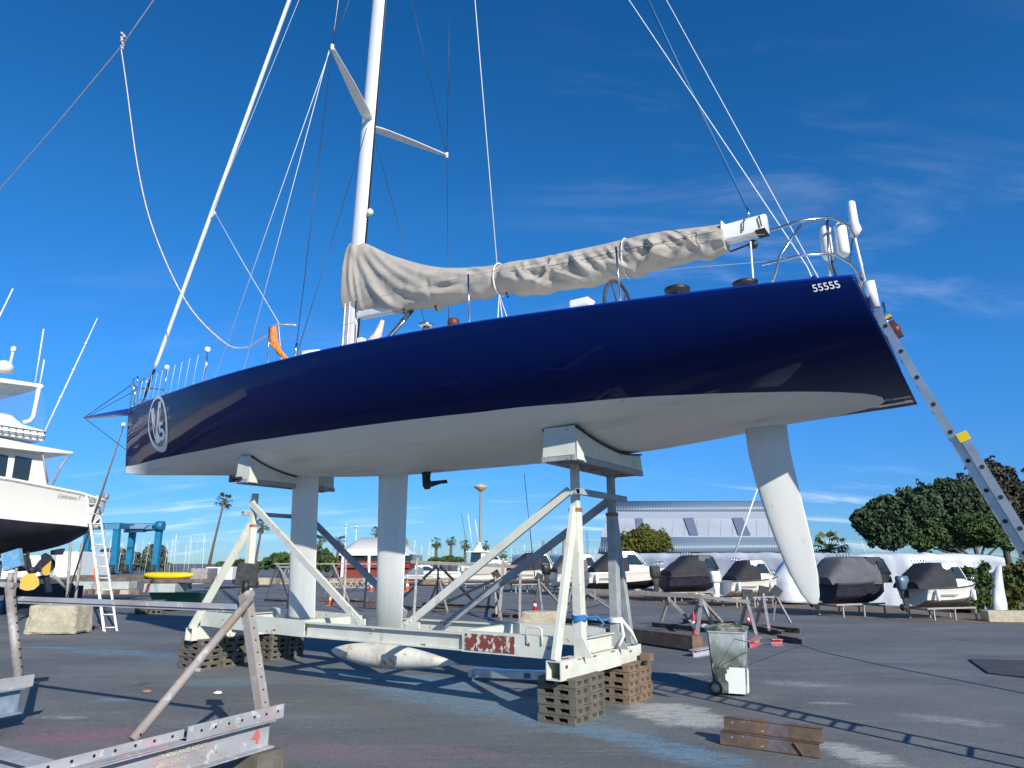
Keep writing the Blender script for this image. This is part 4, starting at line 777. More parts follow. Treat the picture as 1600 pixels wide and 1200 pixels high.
# ------------------------------------------------------------------ galvanised keel stands, front left
def stand_front():
    t = thing('boat_stand', 'nearest galvanised boat stand with red painted figure on its heavy base beam', 'boat stand', (0, 0, 0))
    A = gnd(428, 1120, .40); B = gnd(100, 1204, .40); d = (B-A).normalized(); n_ = Vector((d.y, -d.x, 0))
    if n_.y > 0: n_ = -n_                             # towards the camera
    Z = Vector((0, 0, 1)); E2 = A+d*2.9
    b = MB(); b.ibeam(A+d*.05+Vector((0, 0, -.115)), E2+Vector((0, 0, -.115)), .16, .22, .012); bb = b.build('base_beam', M['galv_paint'], t)
    b = MB(); a0, a1 = A-d*.02, A+d*.95
    for c0, c1 in ((a0, a1),):
        b.bar(c0+n_*.085+Z*.055, c1+n_*.085+Z*.055, .01, .11); b.bar(c0+n_*.04+Z*.004, c1+n_*.04+Z*.004, .09, .008)
    c0, c1 = A+d*.9, E2; b.bar(c0-n_*.02+Z*.035, c1-n_*.02+Z*.035, .01, .07); b.bar(c0+n_*.03+Z*.004, c1+n_*.03+Z*.004, .11, .008)
    b.cur = 1
    for k in range(7): p = a0+d*(.07+.13*k)+n_*.0905+Z*.06; b.tube([p, p+n_*.003], .011, 8)
    for k in range(12): p = c0+d*(.10+.15*k)-n_*.0145+Z*.04; b.tube([p, p+n_*.003], .011, 8)
    b.build('mounting_channel', [M['galv_paint'], M['black']], t)
    top = plane_pt(383, 928, A); base = A+d*.12+n_*.0+Z*.02
    b = MB(); b.bar(base+Z*0, top, .085, .085, d); b.cur = 1; dd = (top-base).normalized()
    for k in range(9): p = base+dd*(.12+k*.105)+n_*.043; b.tube([p, p+n_*.003], .010, 8)
    b.build('post', [M['galv_rust'], M['black']], t)
    bf = gnd(207, 1157, .43); b = MB(); b.tube([bf, top-dd*.04+n_*.06], .036, 14); dr = (top-bf).normalized(); b.cur = 1
    for k in (.05, .16, .27): p = bf+dr*k+n_*.035; b.tube([p, p+n_*.004], .010, 8)
    b.cur = 0; p = bf+dr*.62; b.tube([p-n_*.02, p+d*-.02+n_*.01+Vector((.09, 0, -.01))], .018, 8); b.tube([top+n_*.085, top-n_*.06], .034, 12); b.build('brace', [M['galv_rust'], M['black']], t)
    hd = top+Z*.12; b = MB(); b.tube([top, hd], .035, 10); b.build('screw_head', M['black'], t)
    b = MB(); m_ = Matrix.Rotation(R(4), 3, 'Y'); b.box(hd+Z*.02+Vector((0, 0, .03)), (.20, .03, .20), m_); b.box(hd+Z*-.04+Vector((.03, .04, 0)), (.12, .08, .06)); b.build('head_pad', M['rubber'], t, bevel=.006)
    b = MB(); vs, fs = text_mesh('4', .16, bold=.006); q0 = A+d*.20+n_*.0135-Z*.115
    b.add([q0-d*v.x+Z*v.y+n_*.004 for v in vs], fs, False); b.build('painted_figure', M['letter_red'], bb)
    b = MB(); vs, fs = text_mesh('CRADLE BASE KIT 6X', .045, bold=.001); q0 = A+d*.92+n_*.0135-Z*.075; b.add([q0-d*v.x+Z*v.y+n_*.004 for v in vs], fs, False)
    vs, fs = text_mesh('PROPERTY', .045, bold=.001); q0 = A+d*.98+n_*.0135-Z*.14; b.add([q0-d*v.x+Z*v.y+n_*.004 for v in vs], fs, False); b.build('painted_words', M['letter_yellow'], bb)
    G = gnd(100, 1206, .40); H = gnd(-110, 1150, .40)
    b = MB(); b.bar(G+Z*-.09, H+Z*-.09, .05, .20); b.bar(G+Z*.014-n_*.05, H+Z*.014-n_*.05, .16, .01); b.build('side_beam', M['galv_paint'], t)
    return A, d, n_, top
def plane_pt(px, py, A):                      # point at the same distance as A
    return at(px, py, A.y)
A_, d_, n_, top_ = stand_front()
gb = gnd(400, 1196)
b = MB(); b.box((0, 0, .085), (.30, .34, .17), taper=(.9, .9)); o = b.build('timber_chock', M['pallet'], bevel=.01); o.location = A_+d_*.15+Vector((0, 0, -A_.z)); o.location.z = 0; o.rotation_euler = (0, 0, math.atan2(d_.y, d_.x)); tag(o, 'grey timber chock under the right end of the nearest stand base', 'chock')
# left edge stand
t = thing('boat_stand', 'galvanised boat stand cut by the left edge of the photo, with pale blue base', 'boat stand')
P = gnd(38, 1072, .42); Q = gnd(-120, 1098, .42); d2 = (Q-P).normalized(); n2 = Vector((d2.y, -d2.x, 0)); n2 = -n2 if n2.y > 0 else n2; Z = Vector((0, 0, 1))
b = MB(); b.ibeam(P+d2*.04-Z*.13, Q-Z*.13, .16, .25, .012); b.build('base_beam', mat('bluebeam', (.16, .24, .33), .6, var=((.33, .38, .42), 5, .45, .7)), t)
b = MB(); b.bar(P-d2*.03+n2*.08+Z*.06, Q+n2*.08+Z*.06, .01, .12); b.bar(P+n2*.04, Q+n2*.04, .09, .008); b.build('mounting_channel', M['galv_paint'], t)
tp = at(14, 912, P.y+.05); bs_ = P+d2*.06+Z*.02
b = MB(); b.tube([bs_, tp], .048, 16); b.cur = 1; dd = (tp-bs_).normalized()
for k in range(10): p = bs_+dd*(.1+.095*k)+n2*.045+Vector((.012, 0, 0)); b.tube([p, p+n2*.006], .010, 8)
b.build('post', [M['galv'], M['black']], t)
b = MB(); b.bar(tp-Vector((.35, 0, -.02)), tp+Vector((.08, 0, -.02)), .09, .05); b.tube([tp, tp+Z*.12], .03, 10); b.build('screw_head', M['galv'], t)
hp = MB(); hp.box(tp+Vector((-.03, .03, .26)), (.20, .06, .20), (0, R(-18), 0)); hp.build('head_pad', M['paint_blue'], t)
# rail between the two stands
b = MB(); b.bar(at(22, 935, P.y+.35), at(372, 948, top_.y+.10), .06, .045); b.bar(at(20, 939, P.y+.35), at(372, 952, top_.y+.10), .02, .05)
tag(b.build('steel_rail', M['galv_paint']), 'long weathered grey rail spanning between the two galvanised stands at left', 'rail')
# concrete blocks
def conc(px0, px1, py, h, dep, lab, skew=0.0):
    a, c = gnd(px0, py), gnd(px1, py+1); d = c-a; L = d.length; b = MB(); n = 14; vs = []
    bm = bmesh.new(); bmesh.ops.create_cube(bm, size=1); bmesh.ops.subdivide_edges(bm, edges=bm.edges, cuts=9, use_grid_fill=True)
    for v in bm.verts:
        e = sum(1 for q in v.co if abs(abs(q)-.5) < 1e-4); tp_ = 1-.07*(v.co.z+.5)
        v.co = Vector((v.co.x*L*tp_, v.co.y*dep*tp_, (v.co.z+.5)*h)); nz = noise.noise_vector(v.co*5)*.012+noise.noise_vector(v.co*1.7)*.03
        if e >= 2: nz -= Vector((v.co.x/L, v.co.y/dep, (v.co.z/h-.5)))*.05*(1+noise.noise(v.co*8)*1.5)
        v.co += nz; v.co.z = max(v.co.z, .0)
    me = bpy.data.meshes.new('concrete_block'); bm.to_mesh(me); bm.free(); me.materials.append(M['concrete'])
    o = bpy.data.objects.new('concrete_block', me); COL.objects.link(o); m_ = (a+c)/2; o.location = (m_.x, m_.y+dep/2, 0); o.rotation_euler = (0, 0, math.atan2(d.y, d.x)+skew); tag(o, lab, 'concrete block')
conc(36, 113, 992, .70, .75, 'big worn cream concrete block standing at the left behind the grey rail', .10)
conc(815, 882, 980, .40, .7, 'low worn cream concrete block behind the stern A-frame of the cradle')
# ------------------------------------------------------------------ trees
def leaf_cloud(blobs, n, size, m, name, parent, droop=0.0, flat=1.0):
    vs, fs = [], []; tot = sum(r[0]*r[1]*r[2] for _, r in blobs); V = []
    for (c, r) in blobs:
        k = max(20, int(n*(r[0]*r[1]*r[2])/tot)); u = RNG.normal(size=(k, 3)); u /= np.linalg.norm(u, axis=1)[:, None]
        rad = RNG.uniform(.62, 1.0, k)**.6; lump = np.array([.86+.26*noise.noise(Vector(q*2.3)+Vector(c)) for q in u]); P = u*rad[:, None]*lump[:, None]*np.array(r)+np.array(c)
        keep = np.array([noise.noise(Vector(p)*(1.4/size*.22)) > -.22 for p in P]); V.append((P[keep], u[keep]))
    P = np.concatenate([q[0] for q in V]); U = np.concatenate([q[1] for q in V]); k = len(P)
    a = RNG.normal(size=(k, 3))+U*.9; a /= np.linalg.norm(a, axis=1)[:, None]; t = np.cross(a, RNG.normal(size=(k, 3))); t /= np.linalg.norm(t, axis=1)[:, None]; b_ = np.cross(a, t)
    s = size*RNG.uniform(.55, 1.3, k)[:, None]; P[:, 2] -= droop*RNG.uniform(0, 1, k)
    q = np.stack([P-t*s, P+b_*s*.55*flat, P+t*s, P-b_*s*.55*flat], 1).reshape(-1, 3)
    me = bpy.data.meshes.new(name); me.vertices.add(4*k); me.vertices.foreach_set('co', q.astype(np.float32).ravel()); me.loops.add(4*k); me.loops.foreach_set('vertex_index', np.arange(4*k, dtype=np.int32))
    me.polygons.add(k); me.polygons.foreach_set('loop_start', np.arange(0, 4*k, 4, dtype=np.int32)); me.polygons.foreach_set('loop_total', np.full(k, 4, np.int32)); me.update(); me.materials.append(m)
    o = bpy.data.objects.new(name, me); COL.objects.link(o); o.parent = parent; return o
def tree(px, pbase, Y, blobs, label, m, n=4000, size=.25, name='tree', trunk=True, group=None, limbs=3, droop=0):
    base = at(px, pbase, Y); base.z = 0; t = thing(name, label, 'tree' if name != 'shrub' else 'shrub', base, 0, group); bl = []
    for (x, y, rx, ry) in blobs:
        c = at(x, y, Y)-base; k = Y/1067*1.03; bl.append(((c.x, random.uniform(-.3, .3)*rx*k, c.z), (rx*k, rx*k*.9, ry*k)))
    leaf_cloud(bl, n, size, m, 'crown', t, droop)
    if trunk:
        b = MB(); top = Vector(bl[0][0]); b.tube([(0, 0, 0), (top.x*.4, 0, top.z*.5), tuple(top)], [.045*top.z+.05, .035*top.z, .02*top.z], 8)
        for c, r in bl[1:1+limbs]: b.tube([(top.x*.4, 0, top.z*.5), tuple(Vector(c))], [.022*top.z, .008*top.z], 6)
        b.build('trunk', M['trunk'], t)
    return t
def blobfield(x0, x1, top, bot, n, r):
    out = []
    for _ in range(n):
        x = random.uniform(x0, x1); tp_ = top(x); y = random.uniform(tp_+r*.7, max(bot, tp_+r)); out.append((x, y, r*random.uniform(.7, 1.25), r*random.uniform(.6, .95)))
    return out
tp1 = lambda x: interp(x, [1343, 1360, 1400, 1440, 1480, 1530, 1600], [808, 786, 762, 742, 740, 760, 780])
tree(1450, 960, 52, [(1445, 800, 50, 44), (1400, 812, 42, 40), (1372, 825, 26, 36), (1490, 790, 42, 45)]+blobfield(1350, 1540, tp1, 850, 34, 21)+blobfield(1346, 1540, lambda x: tp1(x)-5, 800, 46, 8), 'huge dark evergreen tree at the right behind the parked boats', M['leaf_dark'], 42000, .20)
tp2 = lambda x: interp(x, [1490, 1515, 1545, 1560, 1600, 1700], [748, 728, 712, 725, 732, 735])
tree(1590, 960, 60, [(1560, 790, 50, 60), (1640, 800, 60, 60), (1548, 738, 18, 26)]+blobfield(1505, 1720, tp2, 850, 30, 24)+blobfield(1505, 1620, lambda x: tp2(x)-6, 780, 40, 8), 'tall brownish dark conifer partly behind the long ladder', mat('leaf_brown', (.035, .042, .024), .8, var=[((.065, .065, .036), .5, .42, .6)]), 36000, .22, name='conifer_tree')
tp3 = lambda x: interp(x, [1425, 1450, 1500, 1530, 1560, 1580], [832, 812, 795, 788, 806, 840])
tree(1552, 965, 34, [(1510, 825, 36, 24), (1460, 838, 28, 18), (1545, 835, 30, 22), (1440, 850, 18, 12)]+blobfield(1430, 1575, tp3, 866, 26, 13), 'lighter green spreading tree in front of the dark evergreens', M['leaf_mid'], 24000, .11, limbs=6)
tree(1590, 965, 27, [(1585, 915, 28, 34), (1640, 900, 50, 50), (1575, 940, 22, 26)]+blobfield(1565, 1680, lambda x: 870, 955, 14, 15), 'yellow green hedge bush at the right edge beside the white plastic', M['leaf_olive'], 8000, .10, name='shrub', trunk=False)
tree(1530, 965, 25.5, [(1530, 935, 20, 22), (1515, 905, 18, 20), (1540, 900, 12, 26), (1505, 950, 20, 14)], 'leafy dark green bush touching the bow of the rightmost small boat', M['leaf_mid'], 5000, .09, name='shrub', trunk=False)
tree(1008, 905, 75, [(1008, 845, 34, 22), (985, 848, 22, 18), (1030, 846, 22, 20)]+blobfield(970, 1046, lambda x: interp(x, [968, 985, 1010, 1035, 1048], [842, 824, 814, 822, 846]), 858, 16, 10), 'round yellowish green tree in front of the big grey shed', M['leaf_olive'], 14000, .16)
tree(435, 900, 85, [(437, 876, 20, 12), (420, 880, 12, 9), (455, 880, 14, 10)], 'round mid green tree behind the cradle bow end', M['leaf_mid'], 2500, .30)
tree(500, 900, 80, [(505, 872, 14, 14), (515, 880, 14, 12), (492, 880, 12, 10)], 'green shrubby tree just left of the red building', M['leaf_mid'], 2200, .28)
tree(385, 900, 95, [(375, 880, 12, 6), (395, 884, 22, 6), (350, 882, 14, 5)], 'low green hedge tree beneath the tallest palm', M['leaf_mid'], 1500, .3, trunk=False)
tree(705, 900, 95, [(700, 874, 14, 5), (680, 876, 12, 5), (716, 875, 9, 4)], 'low clipped green hedge left of the flybridge cruiser', M['leaf_mid'], 1500, .25, trunk=False, name='shrub')
for (a_, b_, y0, yb, lab) in ((222, 266, 846, 897, 'grey green gum tree behind the right post of the blue boat lift'), (150, 205, 850, 897, 'grey green gum tree between the left posts of the blue boat lift'), (120, 150, 856, 897, 'grey green gum tree half hidden by the white cruiser hull'), (185, 222, 858, 897, 'low gum tree in the middle of the blue boat lift')):
    tree((a_+b_)/2, 905, 150, [((a_+b_)/2, (y0+yb)/2, (b_-a_)*.42, (yb-y0)*.42)]+blobfield(a_, b_, lambda x: y0+abs(x-(a_+b_)/2)*.5, yb-6, 9, 9), lab, M['leaf_far'], 2600, .5)
for (x, y, yb, lab) in ((832, 866, 905, 'tiny far palm above the black canopied boat'), (712+10, 0, 0, '')):
    pass
# palms -------------------------------------------------------------
def frond_crown(t, top, R_, m, nf=26, wind=.25, seed=0, ribs=2):
    rnd = random.Random(seed); b = MB()
    for k in range(nf):
        az = 2*math.pi*k/nf+rnd.uniform(-.2, .2); el = rnd.uniform(-.9, 1.25); L = R_*rnd.uniform(.8, 1.1); d = Vector((math.cos(az)*math.cos(el)+wind*.5, math.sin(az)*math.cos(el), math.sin(el))).normalized(); side = d.cross(Vector((0, 0, 1))).normalized()
        mid_ = top+d*L*.55+Vector((0, 0, -.05*L)); nseg = 7
        b.tube([top, mid_], [R_*.02, R_*.012], 4, caps=False)
        for j in range(nseg):                               # fan of leaflets
            a_ = lerp(-1.0, 1.0, j/(nseg-1)); dd = (d*math.cos(a_)+side*math.sin(a_)).normalized(); tip = mid_+dd*L*.5+Vector((0, 0, -.22*L*abs(a_)-.12*L)); w_ = side*math.cos(a_)*L*.045-d*math.sin(a_)*L*.045
            b.add([mid_-w_*.4, mid_+dd*L*.25+w_, tip, mid_+dd*L*.25-w_], [(0, 1, 2, 3)])
    return b.build('crown', m, t)
def palm(px, ptop, Y, rpx, lab, lean=0.0, seed=0, thick=.16, group='palms along the marina'):
    top = at(px, ptop, Y); base = Vector((top.x-lean, Y, 0)); t = thing('palm_tree', lab, 'palm tree', base, 0, group); tl = top-base
    b = MB(); b.tube([(0, 0, 0), (tl.x*.35, 0, tl.z*.4), (tl.x*.8, 0, tl.z*.8), tuple(tl)], [thick*1.5, thick, thick*.8, thick*.85], 10); b.build('trunk', M['palm_trunk'], t)
    frond_crown(t, tl, rpx*Y/1067*1.15, M['leaf_palm'], seed=seed)
    b = MB(); r_ = rpx*Y/1067
    for k in range(14): a_ = k*2.4; b.add([tl+Vector((0, 0, -.05*r_)), tl+Vector((.3*r_*math.cos(a_), .3*r_*math.sin(a_), -.35*r_)), tl+Vector((.22*r_*math.cos(a_), .22*r_*math.sin(a_), -.95*r_)), tl+Vector((.3*r_*math.cos(a_+.5), .3*r_*math.sin(a_+.5), -.4*r_))], [(0, 1, 2, 3)])
    b.build('dead_fronds', M['straw'] if seed % 2 else M['palm_trunk'], t)
palm(350, 782, 95, 14, 'tallest palm, leaning, standing alone left of the cradle bow end', 1.25, 1)
palm(409, 822, 90, 13, 'palm seen through the A-frame at the bow end of the cradle', .5, 2)
palm(499, 846, 85, 12, 'palm with pale trunk just right of the canard', .2, 3, .2)
palm(530, 846, 88, 12, 'palm beside the left end of the barrel roof', .25, 4, .2)
palm(588, 830, 95, 9, 'palm top rising above the barrel roof beside the keel', .1, 5)
palm(682, 847, 110, 9, 'leftmost palm of the row right of the keel', 0, 6, .25); palm(705, 845, 110, 8.5, 'second palm from the left in the row right of the keel', 0, 7, .25)
palm(727, 850, 110, 8.5, 'palm in the row just left of the street lamp', 0, 8, .25); palm(759, 851, 110, 7.5, 'small palm just right of the street lamp', 0, 9, .2)
palm(785, 866, 110, 8, 'short palm half hidden by the near diagonal brace', 0, 10, .2)
t = thing('palm_tree', 'low feathery yellow green palm between the rudder and the dark tree', 'palm tree', at(1297, 880, 60)*1.0, 0); t.location.z = 0
b = MB(); zt = at(1297, 858, 60).z; b.tube([(0, 0, 0), (0, 0, zt)], [.3, .25], 8); b.build('trunk', M['palm_trunk'], t); frond_crown(t, Vector((0, 0, zt)), 1.9, M['leaf_olive'], 40, 0, 11)
# ------------------------------------------------------------------ big shed
sh = thing('storage_shed', 'very large pale corrugated shed with barrel eaves and blue roof stripes', 'shed', (0, 100, 0))
corr = mat('corrugated', (.22, .28, .34), .4, metal=.25, spec=.5)
def corrug(m, scale, axis='X'):
    t_ = m.node_tree; n_ = t_.nodes; w_ = n_.new('ShaderNodeTexWave'); w_.bands_direction = axis; w_.inputs['Scale'].default_value = scale; tc_ = n_.new('ShaderNodeTexCoord'); t_.links.new(tc_.outputs['Object'], w_.inputs['Vector'])
    bp = n_.new('ShaderNodeBump'); bp.inputs['Strength'].default_value = .9; bp.inputs['Distance'].default_value = .05; t_.links.new(w_.outputs['Fac'], bp.inputs['Height']); t_.links.new(bp.outputs[0], n_['Principled BSDF'].inputs['Normal'])
corrug(corr, 1.3); roofw = mat('roof_white', (.47, .51, .54), .5, var=((.38, .42, .46), .12, .4, .7)); stripe = mat('roof_stripe', (.15, .18, .25), .5); band = mat('roof_band', (.33, .37, .42), .5)
def shp(px, py, Y): p = at(px, py, Y); return Vector((p.x, Y-100, p.z))
def sheet(name, l0, r0, l1, r1, m, curve=0.0, n=1, par=sh):     # quad between lower edge l0-r0 and upper edge l1-r1, optionally bulged
    b = MB(); rings = []
    for i in range(n+1):
        u = i/n
        a_ = l0.lerp(l1, u); c_ = r0.lerp(r1, u); bul = Vector((0, -math.sin(math.pi*u)*curve, 0)); rings.append([a_+bul, c_+bul])
    b.loft(rings, close=False, caps=False, smooth=n > 1); o = b.build(name, m, par)
    so_ = o.modifiers.new('thick', 'SOLIDIFY'); so_.thickness = .08; return o
sheet('base_wall', shp(939, 899, 100.5), shp(1225, 899, 100.5), shp(939, 864, 100.5), shp(1225, 864, 100.5), M['black'])
sheet('lower_barrel', shp(934, 865, 99.5), shp(1225, 865, 99.5), shp(939, 838, 101.5), shp(1222, 838, 101.5), corr, 1.1, 8)
sheet('roof_slope', shp(939, 838, 101.5), shp(1222, 838, 101.5), shp(949, 811, 108), shp(1214, 811, 108), roofw)
sheet('upper_band', shp(949, 811, 108), shp(1214, 811, 108), shp(952, 800, 110), shp(1212, 800, 110), band)
sheet('upper_barrel', shp(952, 800, 110), shp(1200, 800, 110), shp(956, 783, 113), shp(1196, 783, 113), corr, 1.3, 8)
for k in range(14):
    px0 = 955+k*19; px1 = 961+k*18.4; b = MB(); b.bar(shp(px0, 837.6, 101.5)+Vector((0, -.06, .05)), shp(px1, 811.4, 107.9)+Vector((0, -.06, .05)), .05, .05); b.build('roof_seam', band, sh)
b = MB(); b.bar(shp(939, 838.2, 101.4), shp(1222, 838.2, 101.4), .25, .18); b.build('gutter', band, sh)
b = MB(); b.prism([shp(1196, 800, 110), shp(1203, 800, 110), shp(1206, 790, 111), shp(1200, 783, 113), shp(1194, 783, 113)], (0, 1.5, 0)); b.build('barrel_end', band, sh)
for (a0, a1, c0, c1) in ((992, 1004, 996, 1008), (1068, 1083, 1078, 1091), (1144, 1160, 1154, 1173)):
    s1 = sheet('roof_stripe', shp(c0, 838, 101.4), shp(c1, 838, 101.4), shp(a0, 811, 107.9), shp(a1, 811, 107.9), stripe)
    s1.location = (0, -.12, .12)
sheet('gable', shp(934, 899, 100.6), shp(934, 899, 125), shp(949, 805, 108), shp(949, 805, 125), roofw)
sheet('gable', shp(1225, 899, 100.6), shp(1225, 899, 125), shp(1212, 800, 110), shp(1212, 800, 125), roofw)
# ------------------------------------------------------------------ red building with barrel roof
rb = thing('red_building', 'low dark red waterside building with a pale barrel roof behind the keel', 'building', at(590, 880, 88)*1, 0); rb.location.z = 0; RB = rb.location.copy()
def rp(px, py, dY=0): return at(px, py, 88+dY)-RB
b = MB(); a0, a1 = rp(524, 900), rp(640, 866); b.box(((a0.x+a1.x)/2, 6, 0.9), (a1.x-a0.x, 11, 1.8)); b.build('wall', M['brick_red'], rb)
b = MB(); zz = rp(590, 883).z; b.box(((a0.x+a1.x)/2, 6, lerp(1.8, rp(0, 866).z, .5)), (a1.x-a0.x+.3, 11.2, rp(0, 866).z-1.8-.02)); b.build('upper_glazing', M['glass'], rb)
b = MB(); b.bar((a0.x-.3, .2, 1.85), (a1.x, .2, 1.85), .3, .22); b.bar((a0.x-.3, .2, rp(0, 884).z), (a1.x, .2, rp(0, 884).z), .25, .5); b.build('balcony_band', M['brick_red'], rb)
for x in (536, 577, 618): b = MB(); q0 = rp(x, 878); b.bar((q0.x, -.1, 0), (q0.x, -.1, rp(x, 867).z), .35, .3); b.build('column', M['white'], rb)
b = MB(); b.prism([rp(524, 868), rp(640, 868), rp(625, 858), rp(545, 858)], (0, 9, 0)); b.build('eaves_roof', M['white'], rb)
b = MB(); rings = []
for px in (538, 541, 548, 556, 625):
    k = {538: .1, 541: .55, 548: .8, 556: 1, 625: 1}[px]; r_ = []
    for a_ in np.linspace(0, math.pi, 13): q0 = rp(px, 862); r_.append(Vector((q0.x, 4-4*math.cos(a_)*1.0, rp(0, 862).z+(rp(0, 838).z-rp(0, 862).z)*k*math.sin(a_))))
    rings.append(r_)
b.loft(rings, close=False, caps=False); b.build('barrel_roof', M['roof_grey'], rb)
b = MB(); vs, fs = text_mesh('MARINA', .5); 
# ------------------------------------------------------------------ street lamps
def lamp(px, ptop, Y, s_, lab, heads=1):
    p = at(px, ptop, Y); t = thing('street_lamp', lab, 'street lamp', (p.x, Y, 0)); z = p.z
    b = MB(); b.tube([(0, 0, 0), (0, 0, z*.35), (0, 0, z-.3*s_)], [.17*s_, .14*s_, .10*s_], 10); b.build('post', M['lamp_post'] if s_ > .6 else M['white'], t)
    b = MB(); b.lathe([(.10*s_, -.75*s_), (.35*s_, -.55*s_), (.72*s_, -.28*s_), (.74*s_, -.2*s_), (.35*s_, -.1*s_), (.22*s_, 0), (.02, .08*s_)], (0, 0, z), 16); b.build('lamp_head', M['lamp_head'] if s_ > .6 else M['white'], t); return t
lamp(751, 757, 70, 1.0, 'tall street lamp with a shallow bronze dish head in the middle distance')
lamp(557, 822, 105, .5, 'thin far lamp post above the barrel roof, right one'); lamp(541, 819, 105, .45, 'thin far lamp post above the barrel roof, left one')
# ------------------------------------------------------------------ blue boat lift
bl_ = thing('boat_lift', 'large blue travelling boat lift straddling stored boats at left', 'boat lift', (0, 112, 0))
def lp(px, py, Y): p = at(px, py, Y); return Vector((p.x, Y-112, p.z))
for (pb, pt, Y) in ((177, 183, 110), (199, 208, 118), (241, 249, 112), (130, 139, 108)):
    b = MB(); q = lp(pb, 895, Y); q.z = .4; b.bar(q, lp(pt, 826, Y), .75, .9); b.build('leg', M['lift_blue'], bl_)
    b = MB(); b.lathe([(.2, -.35), (.75, -.3), (.75, .3), (.2, .35)], (q.x, q.y-.6, .75), 14, (1, 0, 0)); b.build('wheel', M['rubber'], bl_)
b = MB(); b.bar(lp(140, 824, 108), lp(186, 823, 110), .7, .8); b.bar(lp(182, 821, 110), lp(205, 823, 118), .9, .9); b.bar(lp(198, 828, 118), lp(254, 824, 112), .9, .9); b.build('top_beam', M['lift_blue'], bl_)
b = MB(); b.bar(lp(196, 830, 118), lp(225, 829, 114), .7, .5); b.tube([lp(250, 822, 112)+Vector((-.3, -.5, 0)), lp(256, 822, 112)+Vector((.2, -.5, 0))], .75, 12); b.tube([lp(150, 818, 110), lp(245, 818.5, 112)], .09, 6); b.build('hoist_gear', M['lift_blue'], bl_)
q = lp(203, 824, 117.2); q2 = lp(241, 824.5, 112.6); b = MB(); b.bar(q+Vector((0, -.9, 0)), q2+Vector((0, -.9, 0)), .05, .55); sg = b.build('name_board', mat('lift_pale', (.30, .45, .55), .5), bl_)
b = MB(); vs, fs = text_mesh('BAYSIDE MARINA', .46); dq = (q2-q).normalized(); m0 = (q+q2)/2+Vector((0, -.95, 0)); b.add([m0+dq*v.x*.85+Vector((0, -.02, v.y)) for v in vs], fs, False); b.build('board_lettering', M['white'], sg)
# ------------------------------------------------------------------ bare masts of the marina
def mast_proto():
    t = thing('yacht_mast', 'bare white yacht mast standing in the marina far behind the yard', 'mast', (0, 0, 0), 0, 'bare masts in the marina')
    b = MB(); b.tube([(0, 0, 0), (0, 0, 1.0)], [.0085, .0055], 6); b.build('spar', M['white'], t)
    b = MB(); b.bar((-.07, 0, .62), (.07, 0, .62), .006); b.bar((-.05, 0, .82), (.05, 0, .82), .005)
    for s_ in (-1, 1): b.tube([(.12*s_, 0, .02), (.07*s_, 0, .62), (.05*s_, 0, .82), (0, 0, .98)], .0014, 4)
    b.tube([(.30, 0, .03), (0, 0, .99)], .0014, 4); b.tube([(-.3, 0, .03), (0, 0, .99)], .0014, 4); b.build('rigging', M['wire'], t); return t
mp0 = mast_proto(); first_m = True
spec = [(92, 866, 110), (120, 858, 120), (128, 850, 120), (141, 856, 120), (158, 845, 130), (166, 852, 130), (174, 840, 130), (190, 848, 130), (200, 858, 130), (212, 850, 130), (225, 838, 125), (232, 846, 130), (262, 848, 130), (278, 835, 120), (270, 842, 130), (292, 850, 140), (300, 838, 140), (309, 846, 140), (322, 836, 140), (329, 845, 140), (366, 850, 140), (372, 862, 140), (394, 848, 130), (396, 858, 140), (455, 840, 130), (470, 852, 140), (517, 862, 140), (545, 862, 140), (563, 848, 140), (648, 843, 110), (660, 852, 120), (668, 860, 130), (672, 846, 130), (676, 852, 130), (733, 858, 130), (765, 862, 130), (800, 856, 120), (808, 860, 120), (818, 850, 120), (826, 862, 120), (868, 860, 120), (888, 858, 120), (898, 855, 120), (903, 842, 120), (917, 828, 120), (922, 850, 130), (905, 815, 120), (930, 856, 130)]
LM = [(155, 'behind the white cruiser stern'), (214, 'between the left posts of the blue lift'), (252, 'inside the right span of the blue lift'), (335, 'above the yellow kayak'), (400, 'around the bow A-frame'), (480, 'left of the canard'), (600, 'around the barrel roof'), (700, 'just right of the keel'), (790, 'near the street lamp'), (850, 'above the black canopied boat'), (1000, 'around the stern A-frame')]
cnt_ = {}; spec.sort(); OW = ['first', 'second', 'third', 'fourth', 'fifth', 'sixth', 'seventh', 'eighth', 'ninth']
for i, (px, pt, Y) in enumerate(spec):
    wh_ = [l_ for e_, l_ in LM if px < e_][0]; cnt_[wh_] = cnt_.get(wh_, 0)+1
    p = at(px, pt, Y); o = mp0 if i == 0 else dup(mp0, (0, 0, 0)); o.location = (p.x, Y, 0); o.scale = (p.z*.8, p.z*.8, p.z); o.rotation_euler = (0, R(random.uniform(-3, 3)), random.uniform(-1.2, 1.2)); o['label'] = f'{OW[cnt_[wh_]-1]} bare white mast from the left, {wh_}'
b = MB(); P = [(.0, 0)];
def pole(px0, py0, px1, py1, Y, r, m, lab, cat_='pole', name='pole'):
    b = MB(); b.tube([at(px0, py0, Y), at(px1, py1, Y)], [r, r*.7], 6); return tag(b.build(name, m), lab, cat_)
pole(849, 905, 849, 845, 70, .22, M['lamp_post'], 'thick grey pile standing left of the stern A-frame', 'post', 'mooring_pile'); pole(863, 905, 863, 847, 74, .18, M['lamp_post'], 'shorter grey pile just right of the thicker one', 'post', 'mooring_pile')
pole(881, 905, 881, 838, 66, .22, M['lamp_post'], 'grey pile half hidden by the near leg of the stern A-frame', 'post', 'mooring_pile')
pole(836, 905, 819, 740, 40, .03, M['wire_dark'], 'long dark whip antenna leaning above the black canopied boat', 'antenna', 'whip_antenna')
